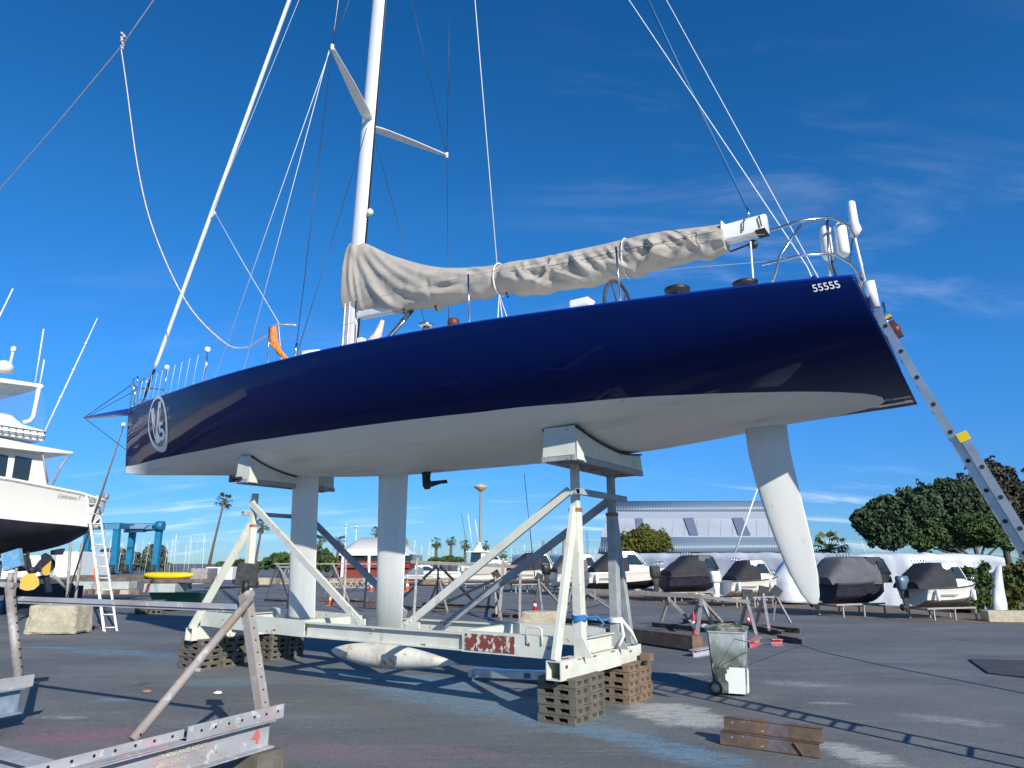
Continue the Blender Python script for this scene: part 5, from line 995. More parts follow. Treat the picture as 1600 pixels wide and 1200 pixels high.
pole(1147, 868, 1186, 757, 40, .055, M['white'], 'white pole leaning to the right beside the rudder', 'pole', 'leaning_pole')
pole(731, 862, 721, 803, 60, .03, M['wire_dark'], 'dark whip antenna left of the street lamp', 'antenna', 'whip_antenna'); pole(739, 862, 731, 803, 60, .04, M['white'], 'white whip antenna left of the street lamp', 'antenna', 'whip_antenna')
pole(1353, 868, 1346, 846, 45, .03, M['white'], 'short curved white pole beside the dark tree', 'pole', 'short_pole')
# ------------------------------------------------------------------ white plastic wrapped row behind the small boats
def wrapwall(pts, name, lab, seed, m=None, thick=1.2, rough=.035):
    b = MB(); rings = []; n = 90
    xs = [p[0] for p in pts]
    for i in range(n+1):
        x = lerp(xs[0], xs[-1], i/n); Y = interp(x, xs, [p[1] for p in pts]); top = interp(x, xs, [p[2] for p in pts]); q = at(x, top, Y); h_ = q.z+rough*2*noise.noise(Vector((x*.06, seed, 0)))+rough*noise.noise(Vector((x*.25, seed, 3)))
        r_ = []
        for j in range(9):
            u = j/8; bul = .18*noise.noise(Vector((x*.05, u*2, seed)))-.25*(1-u)*(1)
            r_.append(Vector((q.x, Y+bul, h_*u)))
        r_ += [Vector((q.x, Y+thick*.5, h_+.08)), Vector((q.x, Y+thick, h_*.97)), Vector((q.x, Y+thick+.1, 0))]; rings.append(r_)
    b.loft(rings, close=False, caps=False); return tag(b.build(name, m or M['wrap']), lab, 'plastic screen')
wrapwall([(900, 44, 868), (1000, 40, 867), (1120, 36, 866), (1280, 32, 866), (1340, 30.5, 868), (1420, 29.5, 867), (1520, 29, 868), (1570, 28.5, 871)], 'plastic_screen', 'long rumpled white plastic sheeted screen behind the row of small boats', 1.0)
wrapwall([(800, 62, 868), (830, 58, 866), (905, 50, 867)], 'plastic_screen', 'far end of white sheeted screen behind the black canopied boat', 4.0)
b = MB(); ps_ = [at(1052, 928, 35), at(1105, 928, 34), at(1085, 872, 35.3), at(1064, 872, 35.5)]
def tarp(px, yt, yb, Y, wpx, lab, seed):
    b = MB(); rings = []
    for i in range(15):
        u = i/14; rr = []
        for j in range(14):
            t = 2*math.pi*j/14; w_ = wpx*(.25+.75*(1-u)**.7)*Y/1067/2*(1+.35*noise.noise(Vector((t*1.2, u*3, seed)))); q = at(px+wpx*.08*math.sin(u*5+seed), lerp(yb, yt, u), Y); rr.append(Vector((q.x+w_*math.cos(t), Y+w_*math.sin(t), max(q.z, 0))))
        rings.append(rr)
    b.loft(rings); return tag(b.build('plastic_sheet', M['wrap']), lab, 'plastic sheet')
tarp(1560, 884, 968, 25.8, 24, 'upright bundle of white plastic sheet hanging in the bushes at right', 2); tarp(1541, 915, 960, 26, 10, 'narrow strip of white plastic sheet between the bushes at right', 5)
tarp(1075, 868, 930, 35, 46, 'white plastic draped like a tent between the white cruiser and black boat', 7); tarp(1232, 872, 940, 31, 60, 'white plastic draped like a tent just left of the rudder tip', 9)
# planting strip / kerb at the right
b = MB(); kp = [gnd(900, 938), gnd(1060, 945), gnd(1280, 962), gnd(1420, 970), gnd(1800, 984)]; kq = [p+Vector((1.5, 6.5, 0)) for p in kp]
b.loft([[p+Vector((0, 0, .006)), q+Vector((0, 0, .006))] for p, q in zip(kp, kq)], close=False, caps=False, smooth=False)
tag(b.build('bark_bed', mat('bark', (.14, .10, .07), .9, var=[((.23, .17, .12), 3, .4, .65), ((.07, .08, .03), 1.2, .55, .7)])), 'brown bark strip under the row of small boats', None, kind='structure')
b = MB(); b.box((0, 0, .16), (3.0, .5, .32)); o = b.build('sandstone_block', M['concrete'], bevel=.02); o.location = gnd(1625, 972); o.rotation_euler = (0, 0, -.15); tag(o, 'pale sandstone block at the right edge beneath the hedge', 'stone block')

# ------------------------------------------------------------------ small boats on stands
def runabout(px0, px1, ytop, ybase, Y, style, lab, hullm, bottomm, canm, topm, obm=None, cabin=True, phi=28, legs=4, canopy=(.0, .62), windm=None, flag=None):
    slab_ = ' '.join(lab.split()[:12]); p0 = at((px0+px1)/2, ybase, Y); phi_ = phi*.5; H = at(px0, ytop, Y).z; s = H/2.45; Wd = 2.0; app = (px1-px0)*Y/1067*1.03/s
    L = max((app-Wd*math.sin(R(phi_)))/math.cos(R(phi_)), 3.2)
    t = thing('motor_boat', lab, 'motor boat', (p0.x, Y, 0), R(phi_)); t.scale = (s, s, s); X0, X1 = -L/2, L/2; zk = .55; hh = .84
    b = MB(); rings = []; b.smooth = True
    for i in range(15):
        u = i/14; x = X0+L*u; w_ = (Wd/2)*(1-max(0, (u-.35)/.65)**2.6)*(.97+.03*math.sin(u*3)); zs = zk+hh+.22*u**2; kz = zk+.50*max(0, (u-.72)/.28)**1.8*.9; cz = zk+.32+.34*max(0, u-.3)**1.3; wc = w_*.84
        rings.append([Vector(q) for q in ((x, 0, kz), (x, wc*.5, lerp(kz, cz, .45)), (x, wc, cz), (x+.02*u, lerp(wc, w_, .55), lerp(cz, zs, .5)), (x+.15*u*u, w_, zs-.07), (x+.15*u*u, w_+.02, zs-.04), (x+.15*u*u, w_, zs), (x+.15*u*u, -w_, zs), (x+.15*u*u, -w_-.02, zs-.04), (x+.15*u*u, -w_, zs-.07), (x+.02*u, -lerp(wc, w_, .55), lerp(cz, zs, .5)), (x, -wc, cz), (x, -wc*.5, lerp(kz, cz, .45)))])
    n = 13
    b.v = [tuple(q) for r in rings for q in r]
    for i in range(14):
        for k in range(n):
            kk = (k+1) % n; b.f.append((i*n+k, i*n+kk, (i+1)*n+kk, (i+1)*n+k)); b.mi.append(1 if k in (0, 1, 11, 12) else (2 if k in (4, 5, 7, 8) else 0)); b.sm.append(k not in (2, 6, 10))
    for e in (0, 14): b.f.append(tuple(e*n+k for k in range(n))); b.mi.append(0); b.sm.append(False)
    b.build('hull', [hullm, bottomm, M['rubber'] if flag != 'white_rail' else M['gel']], t)
    zd = zk+hh
    if cabin:
        cabx0, cabx1 = X0+L*canopy[1], X0+L*.90; xt, xa = cabx0+L*.07, cabx0+L*.21
        b = MB(); b.loft([[Vector((x, s_*w_, z)) for s_, z in ((-1, z0), (-.95, lerp(z0, z1, .6)), (-.82, z1), (.82, z1), (.95, lerp(z0, z1, .6)), (1, z0))] for x, w_, z0, z1 in ((cabx0-L*.14, .86, zd-.02, zd+1.06), (xt, .86, zd-.0, zd+1.08), (xt+.12, .85, zd, zd+1.02), (xa, .80, zd-.0, zd+.33), (cabx1-L*.03, .50, zd+.08, zd+.26), (cabx1+L*.04, .2, zd+.12, zd+.18))], smooth=False); b.build('cabin', topm, t, bevel=.02)
        b = MB(); b.prism([(xa+.03, -.70, zd+.36), (xa+.03, .70, zd+.36), (xt+.17, .66, zd+.97), (xt+.17, -.66, zd+.97)], (.03, 0, .03)); wd = b.build('windscreen', windm or M['glass_blue'], t)
        b = MB()
        for yy in (-.70, 0, .70): b.bar((xa+.06, yy, zd+.36), (xt+.2, yy*.93, zd+1.0), .03)
        b.bar((xa+.06, -.70, zd+.35), (xa+.06, .70, zd+.35), .03); b.build('windscreen_frame', topm, wd)
        for s_ in (-1, 1):
            b = MB(); b.prism([(xa-.12, s_*.80, zd+.40), (xt+.06, s_*.78, zd+.90), (xt-L*.08, s_*.78, zd+.90), (xt-L*.08, s_*.82, zd+.40)], (0, s_*.06, 0)); b.build('side_window', M['glass'], t)
        b = MB(); b.tube([(cabx1-.2, .45, zd+.2), (cabx1, .5, zd+.5), (X1-.1, .18, zd+.55), (X1+.02, 0, zd+.56), (X1-.1, -.18, zd+.55), (cabx1, -.5, zd+.5), (cabx1-.2, -.45, zd+.2)], .016, 6); b.tube([(X1-.1, 0, zd+.2), (X1+.02, 0, zd+.56)], .014, 6); b.build('bow_rail', M['steel'], t)
    if canm is not None:
        c0, c1 = X0+L*canopy[0], X0+L*canopy[1]; b = MB(); rings = []
        for i in range(17):
            u = i/16; x = lerp(c0, c1, u); hgt = 1.06*min(1, .22+u*(1.35 if style != 'round' else 2.3)); w_ = .94*(.88+.12*min(1, u*3)); sag = .02*abs(math.sin(u*math.pi*4)); r_ = []
            for (yy, zz) in ((1, 0), (.985, .2), (.95, .45), (.86, .72), (.74, .93), (.6, 1.0), (.3, 1.02), (0, 1.03), (-.3, 1.02), (-.6, 1.0), (-.74, .93), (-.86, .72), (-.95, .45), (-.985, .2), (-1, 0)):
                wr = .022*noise.noise(Vector((x*4, yy*2.8, px0+zz*2))); r_.append(Vector((x+.02*wr, (w_-wr-sag*(1-zz*.5)*.6)*yy, zd-.05+(hgt+.05-sag*.6)*zz-wr)))
            rings.append(r_)
        b.loft(rings, close=False, caps=False, smooth=True); b.add(list(rings[0]), [tuple(range(15))], False); b.add(list(rings[-1]), [tuple(range(15))], False); cn = b.build('canopy', canm, t)
        b = MB()
        for u in (.35, .7): x = lerp(c0, c1, u); b.tube([(x, .93, zd-.05), (x+.12, .90, zd+.5), (x+.2, .72, zd+.93)], .012, 5)
        b.build('canopy_seam', M['galv'], cn)
        b = MB()
        for k in range(5): b.tube([(c1-.15-.16*k, .6, zd+.96), (c1-.22-.16*k, .62, zd+1.2)], .02, 6)
        b.build('rod_holder', M['steel'] if hullm is M['gel'] else M['black'], t)
    if obm is not None:
        b = MB(); b.loft([[Vector((X0-.42+dx+a*.26, c*.19*w_, z)) for a, c in ((-1, -.7), (-.6, -1), (.7, -1), (1, -.6), (1, .6), (.7, 1), (-.6, 1), (-1, .7))] for dx, w_, z in ((0, .6, zd-.12), (0, 1, zd), (-.02, 1.05, zd+.25), (-.04, .95, zd+.42), (-.02, .5, zd+.5))]); ob = b.build('outboard_engine', obm, t)
        b = MB(); b.loft([[Vector((X0-.40+a*.13*w_, c*.07*w_, z)) for a, c in ((-1, -.5), (0, -1), (1, -.5), (1, .5), (0, 1), (-1, .5))] for w_, z in ((1.4, zd-.12), (1.1, zd-.5), (.9, zk-.02), (.3, zk-.25))]); b.lathe([(.02, -.22), (.06, -.15), (.07, .05), (.02, .15)], (X0-.48, 0, zk-.02), 10, (1, 0, 0)); b.lathe([(.02, 0), (.15, .02), (.16, .05), (.02, .08)], (X0-.66, 0, zk-.02), 10, (1, 0, 0)); b.build('engine_leg', obm if obm is M['white'] else M['rubber'], ob)
    if hullm is M['gel'] and cabin:
        for xf in (X0+.35, X1-.75): b = MB(); yf = -(Wd/2)*(1-max(0, ((xf-X0)/L-.35)/.65)**2.6)-.08; b.tube([(xf, yf, zd-.05), (xf, yf, zd-.12), (xf, yf, zd-.5), (xf, yf, zd-.56)], [.03, .085, .085, .03], 10); b.build('fender', M['white'], t)
        b = MB(); b.bar((X0+.5, -Wd/2-.012, zd-.3), (X0+L*.45, -Wd/2-.005, zd-.3), .012, .035); b.build('side_stripe', M['lettering_dark'], t)
    # the stand it rests on
    st_ = thing('boat_trailer', 'low stand under the '+slab_, 'boat stand', (p0.x, Y, 0), R(phi_)); st_.scale = (s, s, s)
    b = MB()
    for yy in (-.6, .6): b.bar((X0+.1, yy, .50), (X1-.5, yy*.8, .52), .07)
    for k in range(3): b.bar((lerp(X0+.3, X1-.8, k/2), -.8, .44), (lerp(X0+.3, X1-.8, k/2), .8, .44), .06)
    b.build('bunk_frame', M['galv_rust'], st_)
    for k in range(3):
        for yy in (-.75, .75): b = MB(); b.bar((lerp(X0+.3, X1-.8, k/2), yy, 0), (lerp(X0+.3, X1-.8, k/2), yy, .43), .055); b.build('leg', M['galv'], st_)
    return t
GE = M['gel']
runabout(1428, 1536, 880, 973, 22.6, 'a', 'small white fishing boat with charcoal canopy and blue outboard, rightmost in the row', GE, mat('grey_bottom', (.16, .15, .15), .6), M['black_canvas'], GE, mat('outboard_blue', (.10, .16, .22), .35), phi=20, canopy=(-.10, .48))
runabout(1282, 1398, 871, 970, 24, 'round', 'dark hulled boat under a grey ribbed canopy just right of the rudder tip', M['antifoul'], M['antifoul'], M['grey_canvas'], M['black'], M['grey_canvas'], phi=30, canopy=(-.05, .72), windm=M['glass'])
runabout(1128, 1222, 876, 950, 29, 'a', 'white fishing boat with black canopy and white outboard, left of the rudder', GE, M['gel'], M['black_canvas'], GE, M['white'], phi=24, canopy=(.12, .55))
runabout(1034, 1128, 868, 938, 32.5, 'a', 'black hulled boat with black canopy and dark grey outboard', M['antifoul'], M['antifoul'], M['black_canvas'], M['black'], M['rubber'], phi=22, canopy=(.05, .70), windm=M['glass'])
runabout(915, 1040, 862, 938, 34.5, 'a', 'white cabin cruiser with black side curtains and sharp raked bow', GE, M['antifoul'], M['black_canvas'], GE, None, phi=16, canopy=(.08, .50), windm=M['teal'], flag='white_rail')
runabout(868, 938, 867, 935, 39, 'round', 'white boat with brown grey canopy and black outboard behind the A-frame', GE, GE, M['brown_canvas'], GE, M['black'], phi=28, canopy=(.02, .62), windm=M['teal'])
runabout(795, 872, 864, 930, 43, 'a', 'white boat with a tall square black canopy left of the A-frame', GE, GE, M['black_canvas'], GE, None, phi=22, canopy=(.0, .62))
runabout(722, 796, 881, 922, 50, 'round', 'low white boat under a pale tan cover behind the braces', GE, GE, mat('tan_cover', (.42, .38, .31), .85), GE, None, cabin=False, phi=22, canopy=(.0, .95))
runabout(634, 728, 883, 922, 56, 'a', 'sleek white sports cruiser with blue grey cover right of the keel', GE, GE, mat('bluegrey_cover', (.13, .19, .25), .8), GE, None, phi=14, canopy=(.05, .30))
fb = runabout(716, 800, 861, 925, 66, 'a', 'white flybridge cruiser with dark wraparound windows behind the street lamp', GE, GE, None, GE, None, phi=10, canopy=(0, .55))
# flybridge roof & radar of that cruiser
b = MB(); b.loft([[Vector((x, y_*w_, z)) for y_, z in ((-1, 1.55), (-.9, 2.32), (.9, 2.32), (1, 1.55))] for x, w_ in ((-1.2, .8), (.4, .8), (.9, .6))], smooth=False); b.build('wheelhouse', M['glass'], fb)
b = MB(); b.box((-.3, 0, 2.38), (2.6, 1.9, .09)); b.prism([(-1.0, -.8, 2.42), (-.2, -.8, 2.42), (-.4, -.7, 2.9), (-.7, -.7, 2.9)], (0, .1, 0)); b.prism([(-1.0, .7, 2.42), (-.2, .7, 2.42), (-.4, .6, 2.9), (-.7, .6, 2.9)], (0, .1, 0)); b.box((-.55, 0, 2.9), (.3, 1.5, .08)); b.lathe([(.02, 0), (.22, .03), (.24, .15), (.1, .2)], (-.55, 0, 2.95), 12); b.build('hardtop', GE, fb)
b = MB()
for y_ in (-.5, .5): b.tube([(-.5, y_, 2.95), (-.9, y_, 5.0)], .02, 5)
b.build('antenna', M['white'], fb)

# ------------------------------------------------------------------ left motor cruiser, seen from its side, stern at right
XS_ = 0.0; CPT = Vector((-13.45, 22.2, 0)); CN = Vector((.84, -.5426, 0)).normalized(); CT = Vector((-CN.y, CN.x, 0))
def toL(p): d_ = Vector(p)-CPT; return Vector((d_.dot(CN), d_.dot(CT), p[2]))
mc = thing('motor_cruiser', 'large white flybridge motor cruiser propped up at the left edge, bronze propeller showing', 'motor cruiser', CPT, math.atan2(CN.y, CN.x))
def A(px, py, off=0.0):
    o_ = Vector((0, 0, CAMH)); r_ = at(px, py, 10.0)-o_; s_ = (CPT+CN*off-o_).dot(CN)/r_.dot(CN); return toL(o_+r_*s_)
def AW(px, py, off=0.0): q_ = A(px, py, off); return CPT+CN*q_.x+CT*q_.y+Vector((0, 0, q_.z))
wdt = 3.9
b = MB(); rings = []
hull_st = [(166, 780, 803, 826, 842), (150, 776, 822, 830, 848), (125, 768, 819, 834, 855), (90, 761, 816, 836, 862), (55, 754, 813, 838, 868), (20, 747, 809, 838, 872), (0, 744, 807, 838, 874)]
for (px, zs_, zb_, zc_, zk_) in hull_st:
    s_, bt_, c_, k_ = A(px, zs_), A(px, zb_), A(px, zc_), A(px, zk_); Y = s_.y; zk2 = k_.z*1.0-.1; cxm = XS_-wdt/2
    rings.append([(cxm, Y, zk2), (XS_-.45, Y, c_.z), (XS_-.06, Y, bt_.z-.04), (XS_-.06, Y, bt_.z+.03), (XS_, Y, s_.z-.12), (XS_+.03, Y, s_.z-.06), (XS_+.01, Y, s_.z), (2*cxm-XS_-.01, Y, s_.z), (2*cxm-XS_-.03, Y, s_.z-.06), (2*cxm-XS_, Y, s_.z-.12), (2*cxm-XS_+.06, Y, bt_.z+.03), (2*cxm-XS_+.06, Y, bt_.z-.04), (2*cxm-XS_+.45, Y, c_.z)])
last = rings[-1]
for dy, f_, dz in ((3, .92, .1), (5.5, .6, .35), (7.2, .12, .7)):
    rings.append([(cxm+(q[0]-cxm)*f_, last[0][1]-dy, q[2]+dz*(1 if k in (4, 5, 6, 7, 8, 9) else .9)) for k, q in enumerate(last)])
n = 13; b.v = [q for r in rings for q in r]
for i in range(len(rings)-1):
    for k in range(n):
        kk = (k+1) % n; b.f.append((i*n+k, i*n+kk, (i+1)*n+kk, (i+1)*n+k)); b.mi.append(1 if k in (0, 1, 11, 12) else (0 if k in (2, 10, 3, 9, 6) else 2 if k in (4, 8) else 0)); b.sm.append(k not in (2, 6, 10))
for e in (0, len(rings)-1): b.f.append(tuple(e*n+k for k in range(n))); b.mi.append(0); b.sm.append(False)
b.build('hull', [GE, M['antifoul'], M['galv']], mc)
def slab(name, poly, dx, m, off=0.0, par=mc, bev=0):
    b = MB(); b.prism([A(*p, off) for p in poly], (-dx, 0, 0)); return b.build(name, m, par, bevel=bev)
slab('cabin', [(-60, 762), (78, 758), (66, 697), (-60, 672)], 3.2, GE, -.35, bev=.05)
for poly in ([(-8, 745), (8, 747), (13, 712), (-8, 708)], [(18, 750), (44, 752), (50, 717), (24, 712)]):
    w_ = slab('cabin_window', poly, .05, M['glass'], -.33)
slab('cabin_door', [(-60, 744), (-14, 746), (-14, 705), (-60, 700)], .04, M['glass'], -.33)
b = MB(); b.prism([A(-80, 672, .05), A(116, 706, -.2), A(113, 710, -.2), A(66, 706, .05), A(-80, 690, .05)], (-3.9, 0, 0)); b.build('boat_deck', GE, mc, bevel=.03)
cl2 = MB(); cl2.prism([A(66, 708, -.1), A(108, 711, -.1), A(96, 728, -.1), A(82, 756, -.1), A(74, 752, -.1)], (-.01, 0, 0)); ce = cl2.build('cockpit_curtain', M['clear'], mc)
b = MB(); b.tube([A(110, 710, -.08), A(96, 727, -.08), A(82, 757, -.08)], .03, 6); b.tube([A(66, 707, -.08), A(74, 754, -.08)], .03, 6); b.build('curtain_frame', M['galv'], ce)
slab('flybridge', [(-80, 668), (68, 690), (69, 672), (36, 663), (26, 655), (18, 648), (5, 645), (-80, 640)], 2.9, GE, -.5, bev=.04)
slab('hardtop', [(-80, 578), (66, 600), (69, 603), (66, 607), (50, 604), (-80, 588)], 3.0, GE, -.45, bev=.02)
slab('flybridge_curtain', [(-80, 590), (54, 606), (49, 655), (36, 662), (24, 650), (-80, 642)], .01, M['clear'], -.5)
slab('flybridge_curtain', [(54, 606), (66, 608), (70, 670), (52, 664)], .01, M['clear'], -.52)
b = MB(); b.tube([A(61, 605, -.5), A(56, 630, -.5), A(52, 651, -.5), A(46, 658, -.5), A(36, 660, -.5)], .06, 10)
b.build('hardtop_strut', M['white'], mc)
b = MB()
for k in range(12): px = 68-k*11; b.tube([A(px, 689-k*1.6, -.25), A(px+1, 675-k*1.7, -.25)], .022, 6)
b.tube([A(71, 676, -.25), A(-60, 656, -.25)], .022, 6); b.tube([A(71, 683, -.25), A(-60, 664, -.25)], .015, 6); b.build('flybridge_rail', M['steel'], mc)
b = MB(); q = A(4, 583, -1.2); b.lathe([(.05, 0), (.26, .06), (.28, .2), (.2, .34), (.04, .42)], q, 16); b.tube([q+Vector((.1, .1, 0)), q+Vector((.12, .12, .75))], .04, 8); b.lathe([(.02, .7), (.08, .72), (.08, .85), (.02, .9)], q+Vector((.12, .12, 0)), 10); b.build('radar_dome', GE, mc)
for (x0, y0, x1, y1) in ((55, 597, 68, 514), (62, 601, 69, 562), (-46, 588, 20, 451)): b = MB(); b.tube([A(x0, y0, -.6), A(x1, y1, -.6)], .022, 6); b.build('antenna', M['white'], mc)
b = MB(); q0, q1 = A(70, 674, -.1), A(152, 497, -.1); b.tube([q0, q1], [.03, .014], 8)
for u in (.28, .52, .76): p = q0.lerp(q1, u); b.tube([p-(q1-q0)*.006, p+(q1-q0)*.006], .045, 6)
b.build('outrigger', M['white'], mc)
# stern gear under the cruiser
b = MB(); hub = A(50, 891, -.9); b.lathe([(.03, -.14), (.10, -.08), (.10, .1), (.03, .16)], hub, 12, (0, 1, 0))
for k in range(4):
    a_ = R(35+90*k); d_ = Vector((0, math.cos(a_), math.sin(a_))); 
for k in range(3):
    a_ = R(-95+120*k); c = math.cos(a_); s_ = math.sin(a_); vs = []
    for (rr_, ww) in ((.08, .08), (.25, .22), (.42, .27), (.56, .17), (.60, .04)):
        for e in (-1, 1): vs.append(hub+Vector((rr_*c*.25-ww*s_*e*.2+.12*ww*e, rr_*c-ww*s_*e, rr_*s_+ww*c*e)))
    b.cur = 1 if k == 0 else 0
    b.add(vs, [(0, 1, 3, 2), (2, 3, 5, 4), (4, 5, 7, 6), (6, 7, 9, 8)])
pr_ = b.build('propeller', [M['antifoul'], M['prop_yellow']], mc); so_ = pr_.modifiers.new('thick', 'SOLIDIFY'); so_.thickness = .03
b = MB(); b.prism([A(66, 868, -.75), A(72, 864, -.75), A(81, 869, -.75), A(80, 876, -.75), A(67, 887, -.75)], (-.10, 0, 0)); b.cur = 1; b.prism([A(67, 887, -.75), A(80, 876, -.75), A(78, 895, -.75), A(75, 899, -.75), A(69, 899, -.75), A(66, 896, -.75)], (-.10, 0, 0)); rdd = b.build('rudder', [M['antifoul'], M['prop_yellow']], mc)
b = MB(); b.tube([hub+Vector((0, -.2, .02)), A(-60, 862, -.9)], .05, 8); b.prism([A(42, 862, -.75), A(46, 862, -.75), A(47, 892, -.75), A(44, 892, -.75)], (-.08, 0, 0)); b.prism([A(22, 870, -.75), A(28, 870, -.75), A(35, 883, -.75), A(28, 886, -.75)], (-.08, 0, 0)); sh_ = b.build('shaft_strut', M['antifoul'], mc)
b = MB(); b.prism([A(86, 860), A(102, 857), A(98, 867), A(86, 867)], (-.3, 0, 0)); b.build('trim_tab', M['antifoul'], mc)
vs, fs = text_mesh('Celebration 7', .20, shear=.5, bold=-.002); q0, q1 = A(88, 774), A(123, 779); dq = (q1-q0); Lq = dq.length; b = MB(); xs_ = [v.x for v in vs]; kx = Lq/(max(xs_)-min(xs_))
b.add([(q0+q1)/2+dq.normalized()*v.x*kx+Vector((.04, 0, v.y*.9)) for v in vs], fs, False); b.build('boat_name', M['lettering_dark'], mc)
b = MB(); b.tube([A(168, 777, -.05), A(162, 775, -.05)], .10, 10); b.tube([A(145, 823)+Vector((0, .0, 0)), A(162, 823)+Vector((0, .0, 0))], .07, 8); b.lathe([(.10, -.02), (.14, 0), (.10, .02)], A(142, 784, .03), 16, (1, 0, 0)); b.build('stern_fittings', M['galv'], mc)
# keel blocks and stands beneath the cruiser
kb_ = thing('cruiser_cradle', 'dark steel trailer and props under the stern of the white motor cruiser', 'boat cradle', CPT, math.atan2(CN.y, CN.x))
b = MB(); p = toL(gnd(62, 958)); b.box((p.x-.6, p.y+.3, .45), (1.4, 2.0, .9)); b.bar((p.x-.6, p.y-6, .8), (p.x-.6, p.y+1.2, .8), .35); b.build('trailer_beam', M['antifoul'], kb_, bevel=.03)
for (px, py, qx, qy) in ((104, 945, 110, 850), (116, 950, 128, 850), (85, 900, 108, 925), (20, 950, 26, 880)):
    b = MB(); a_ = A(px, py, -.3); c_ = A(qx, qy, -.6); a_.z = max(a_.z, 0); b.tube([a_, c_], .045, 8); b.build('prop', M['galv'], kb_)
b = MB(); b.bar(A(70, 901, -1.2), A(10, 915, -.9), .10); b.bar(A(72, 899, -.9), A(76, 925, -.9), .14); b.build('cross_arm', M['antifoul'], kb_)
b = MB(); b.tube([yw((12.55, .05, 4.83)), at(153, 787, 20.5), at(104, 935, 22.0)], [.015, .035, .02], 6); tag(b.build('webbing_strap', M['cradle_grey']), 'long grey webbing strap from the yacht bow down to the stand by the cruiser', 'strap')
lf = gnd(173, 988); lt = at(144, 776, 20.9); ll = ladder('leaning_ladder', lf, lt, (1, .12, 0), .36, 'pale paint splashed ladder leaning on the stern of the motor cruiser', M['gel'], rail=(.05, .11), pitch=.42)
b = MB(); dl = (lt-lf).normalized()
for (s_, u0, u1) in ((-.185, 1.5, 2.2), (.185, 1.2, 1.5)): b.bar(dl*u0+Vector((s_, s_*.12-.045, 0)), dl*u1+Vector((s_, s_*.12-.045, 0)), .03, .01)
b.build('orange_sticker', M['orange'], ll)

# ------------------------------------------------------------------ far left yard clutter
def boxthing(name, px0, px1, pt, pb, Y, dep, m, lab, cat_, bev=.02, group=None):
    a, c, tz = at(px0, pb, Y), at(px1, pb, Y), at(px0, pt, Y).z; bz = max(a.z, 0); b = MB(); b.box(((a.x+c.x)/2, Y+dep/2, (tz+bz)/2), (c.x-a.x, dep, tz-bz)); return tag(b.build(name, m, bevel=bev), lab, cat_, group)
boxthing('white_container', 82, 122, 862, 905, 42, 3, M['white'], 'plain white store wall seen under the motor cruiser stern', 'container'); boxthing('white_container', 0, 60, 868, 905, 44, 3, M['white'], 'white store wall behind the cruiser propeller', 'container')
boxthing('white_container', 320, 362, 886, 906, 48, 3, M['white'], 'low white box body left of the bow A-frame', 'container')
ft_ = thing('picket_fence', 'dark steel picket railing behind the motor cruiser trailer', 'fence', (0, 0, 0))
b = MB(); b.bar(at(10, 903, 38), at(106, 903, 38), .05); b.bar(at(10, 917, 38), at(106, 917, 38), .05); b.build('fence_rail', M['black'], ft_)
for k in range(48): p = at(10+2*k, 903, 38); b = MB(); b.bar((p.x, 38, 0.2), (p.x, 38, p.z), .022); b.build('picket', M['black'], ft_)
def ibeam_thing(a, c, w_, h_, m, lab, name='steel_beam', cat_='steel beam'): b = MB(); b.ibeam(a, c, w_, h_, .03); return tag(b.build(name, m), lab, cat_)
def sect(px0, px1, pt, pb, Y, m, lab, name='pontoon', cat_='pontoon'): return boxthing(name, px0, px1, pt, pb, Y, .8, m, lab, cat_)
sect(108, 225, 899, 909, 36, M['darkbeam'], 'long dark steel beam lying behind the leaning ladder', 'steel_beam', 'steel beam'); sect(102, 200, 909, 921, 34.5, M['pontoon'], 'pale green grey pontoon section behind the leaning ladder')
for k, (x0, x1) in enumerate(((110, 122), (128, 142), (148, 160), (166, 178), (186, 200), (206, 216))): sect(x0, x1, 922, 929, 33.5+k*.1, M['pallet_tan'] if k % 2 else M['concrete'], ('first', 'second', 'third', 'fourth', 'fifth', 'sixth')[k]+' small block from the left under the long pontoon behind the ladder', 'support_block', 'block')
# stack with red 5, yellow kayak, skip
for k in range(3):
    for j in range(2):
        o = first[0].copy(); COL.objects.link(o); p = at(222+j*17, 958, 24.8); o.location = (p.x, 24.8+.3*j, .06+k*.16); o.scale = (.85, 1, 1.6); o.rotation_euler = (0, 0, .2); tag(o, f'{ordw[k]} slotted block, {("left", "right")[j]} column, stack under the pale green pontoon', 'block', 'slotted blocks beneath the pontoon left of the cradle')
boxthing('pontoon', 223, 272, 912, 926, 25, 1.0, M['pontoon'], 'pale green pontoon end with a red number, on slotted blocks left of the cradle', 'pontoon')
sg = MB(); vs, fs = text_mesh('5', .32, bold=.01); p = at(231, 919, 24.97); sg.add([p+Vector((v.x, -.004, v.y)) for v in vs], fs, False); so2 = sg.build('painted_number', M['letter_red']); so2.parent = bpy.data.objects['pontoon.001']
boxthing('pontoon', 222, 330, 905, 911, 25.2, .6, M['darkbeam'], 'flat dark deck plank lying on the pale green pontoon', 'plank')
sk = thing('green_skip', 'small dark green tapered skip behind the long grey rail', 'skip', at(282, 944, 27.3)*1, 0); sk.location.z = 0
b = MB(); w0, w1 = .62, .95; b.loft([[Vector((i*w_, j*.6, z)) for i, j in ((-1, -1), (1, -1), (1, 1), (-1, 1))] for w_, z in ((w0, .02), (w1, .62))], smooth=False); b.build('skip_body', M['green_paint'], sk); b = MB(); b.bar((-1.0, -.62, .62), (1.0, -.62, .62), .05); b.build('skip_rim', M['green_paint'], sk)
ky = thing('yellow_kayak', 'bright yellow kayak lying on a dark green base left of the cradle', 'kayak', at(263, 900, 36), 0)
b = MB(); rings = []
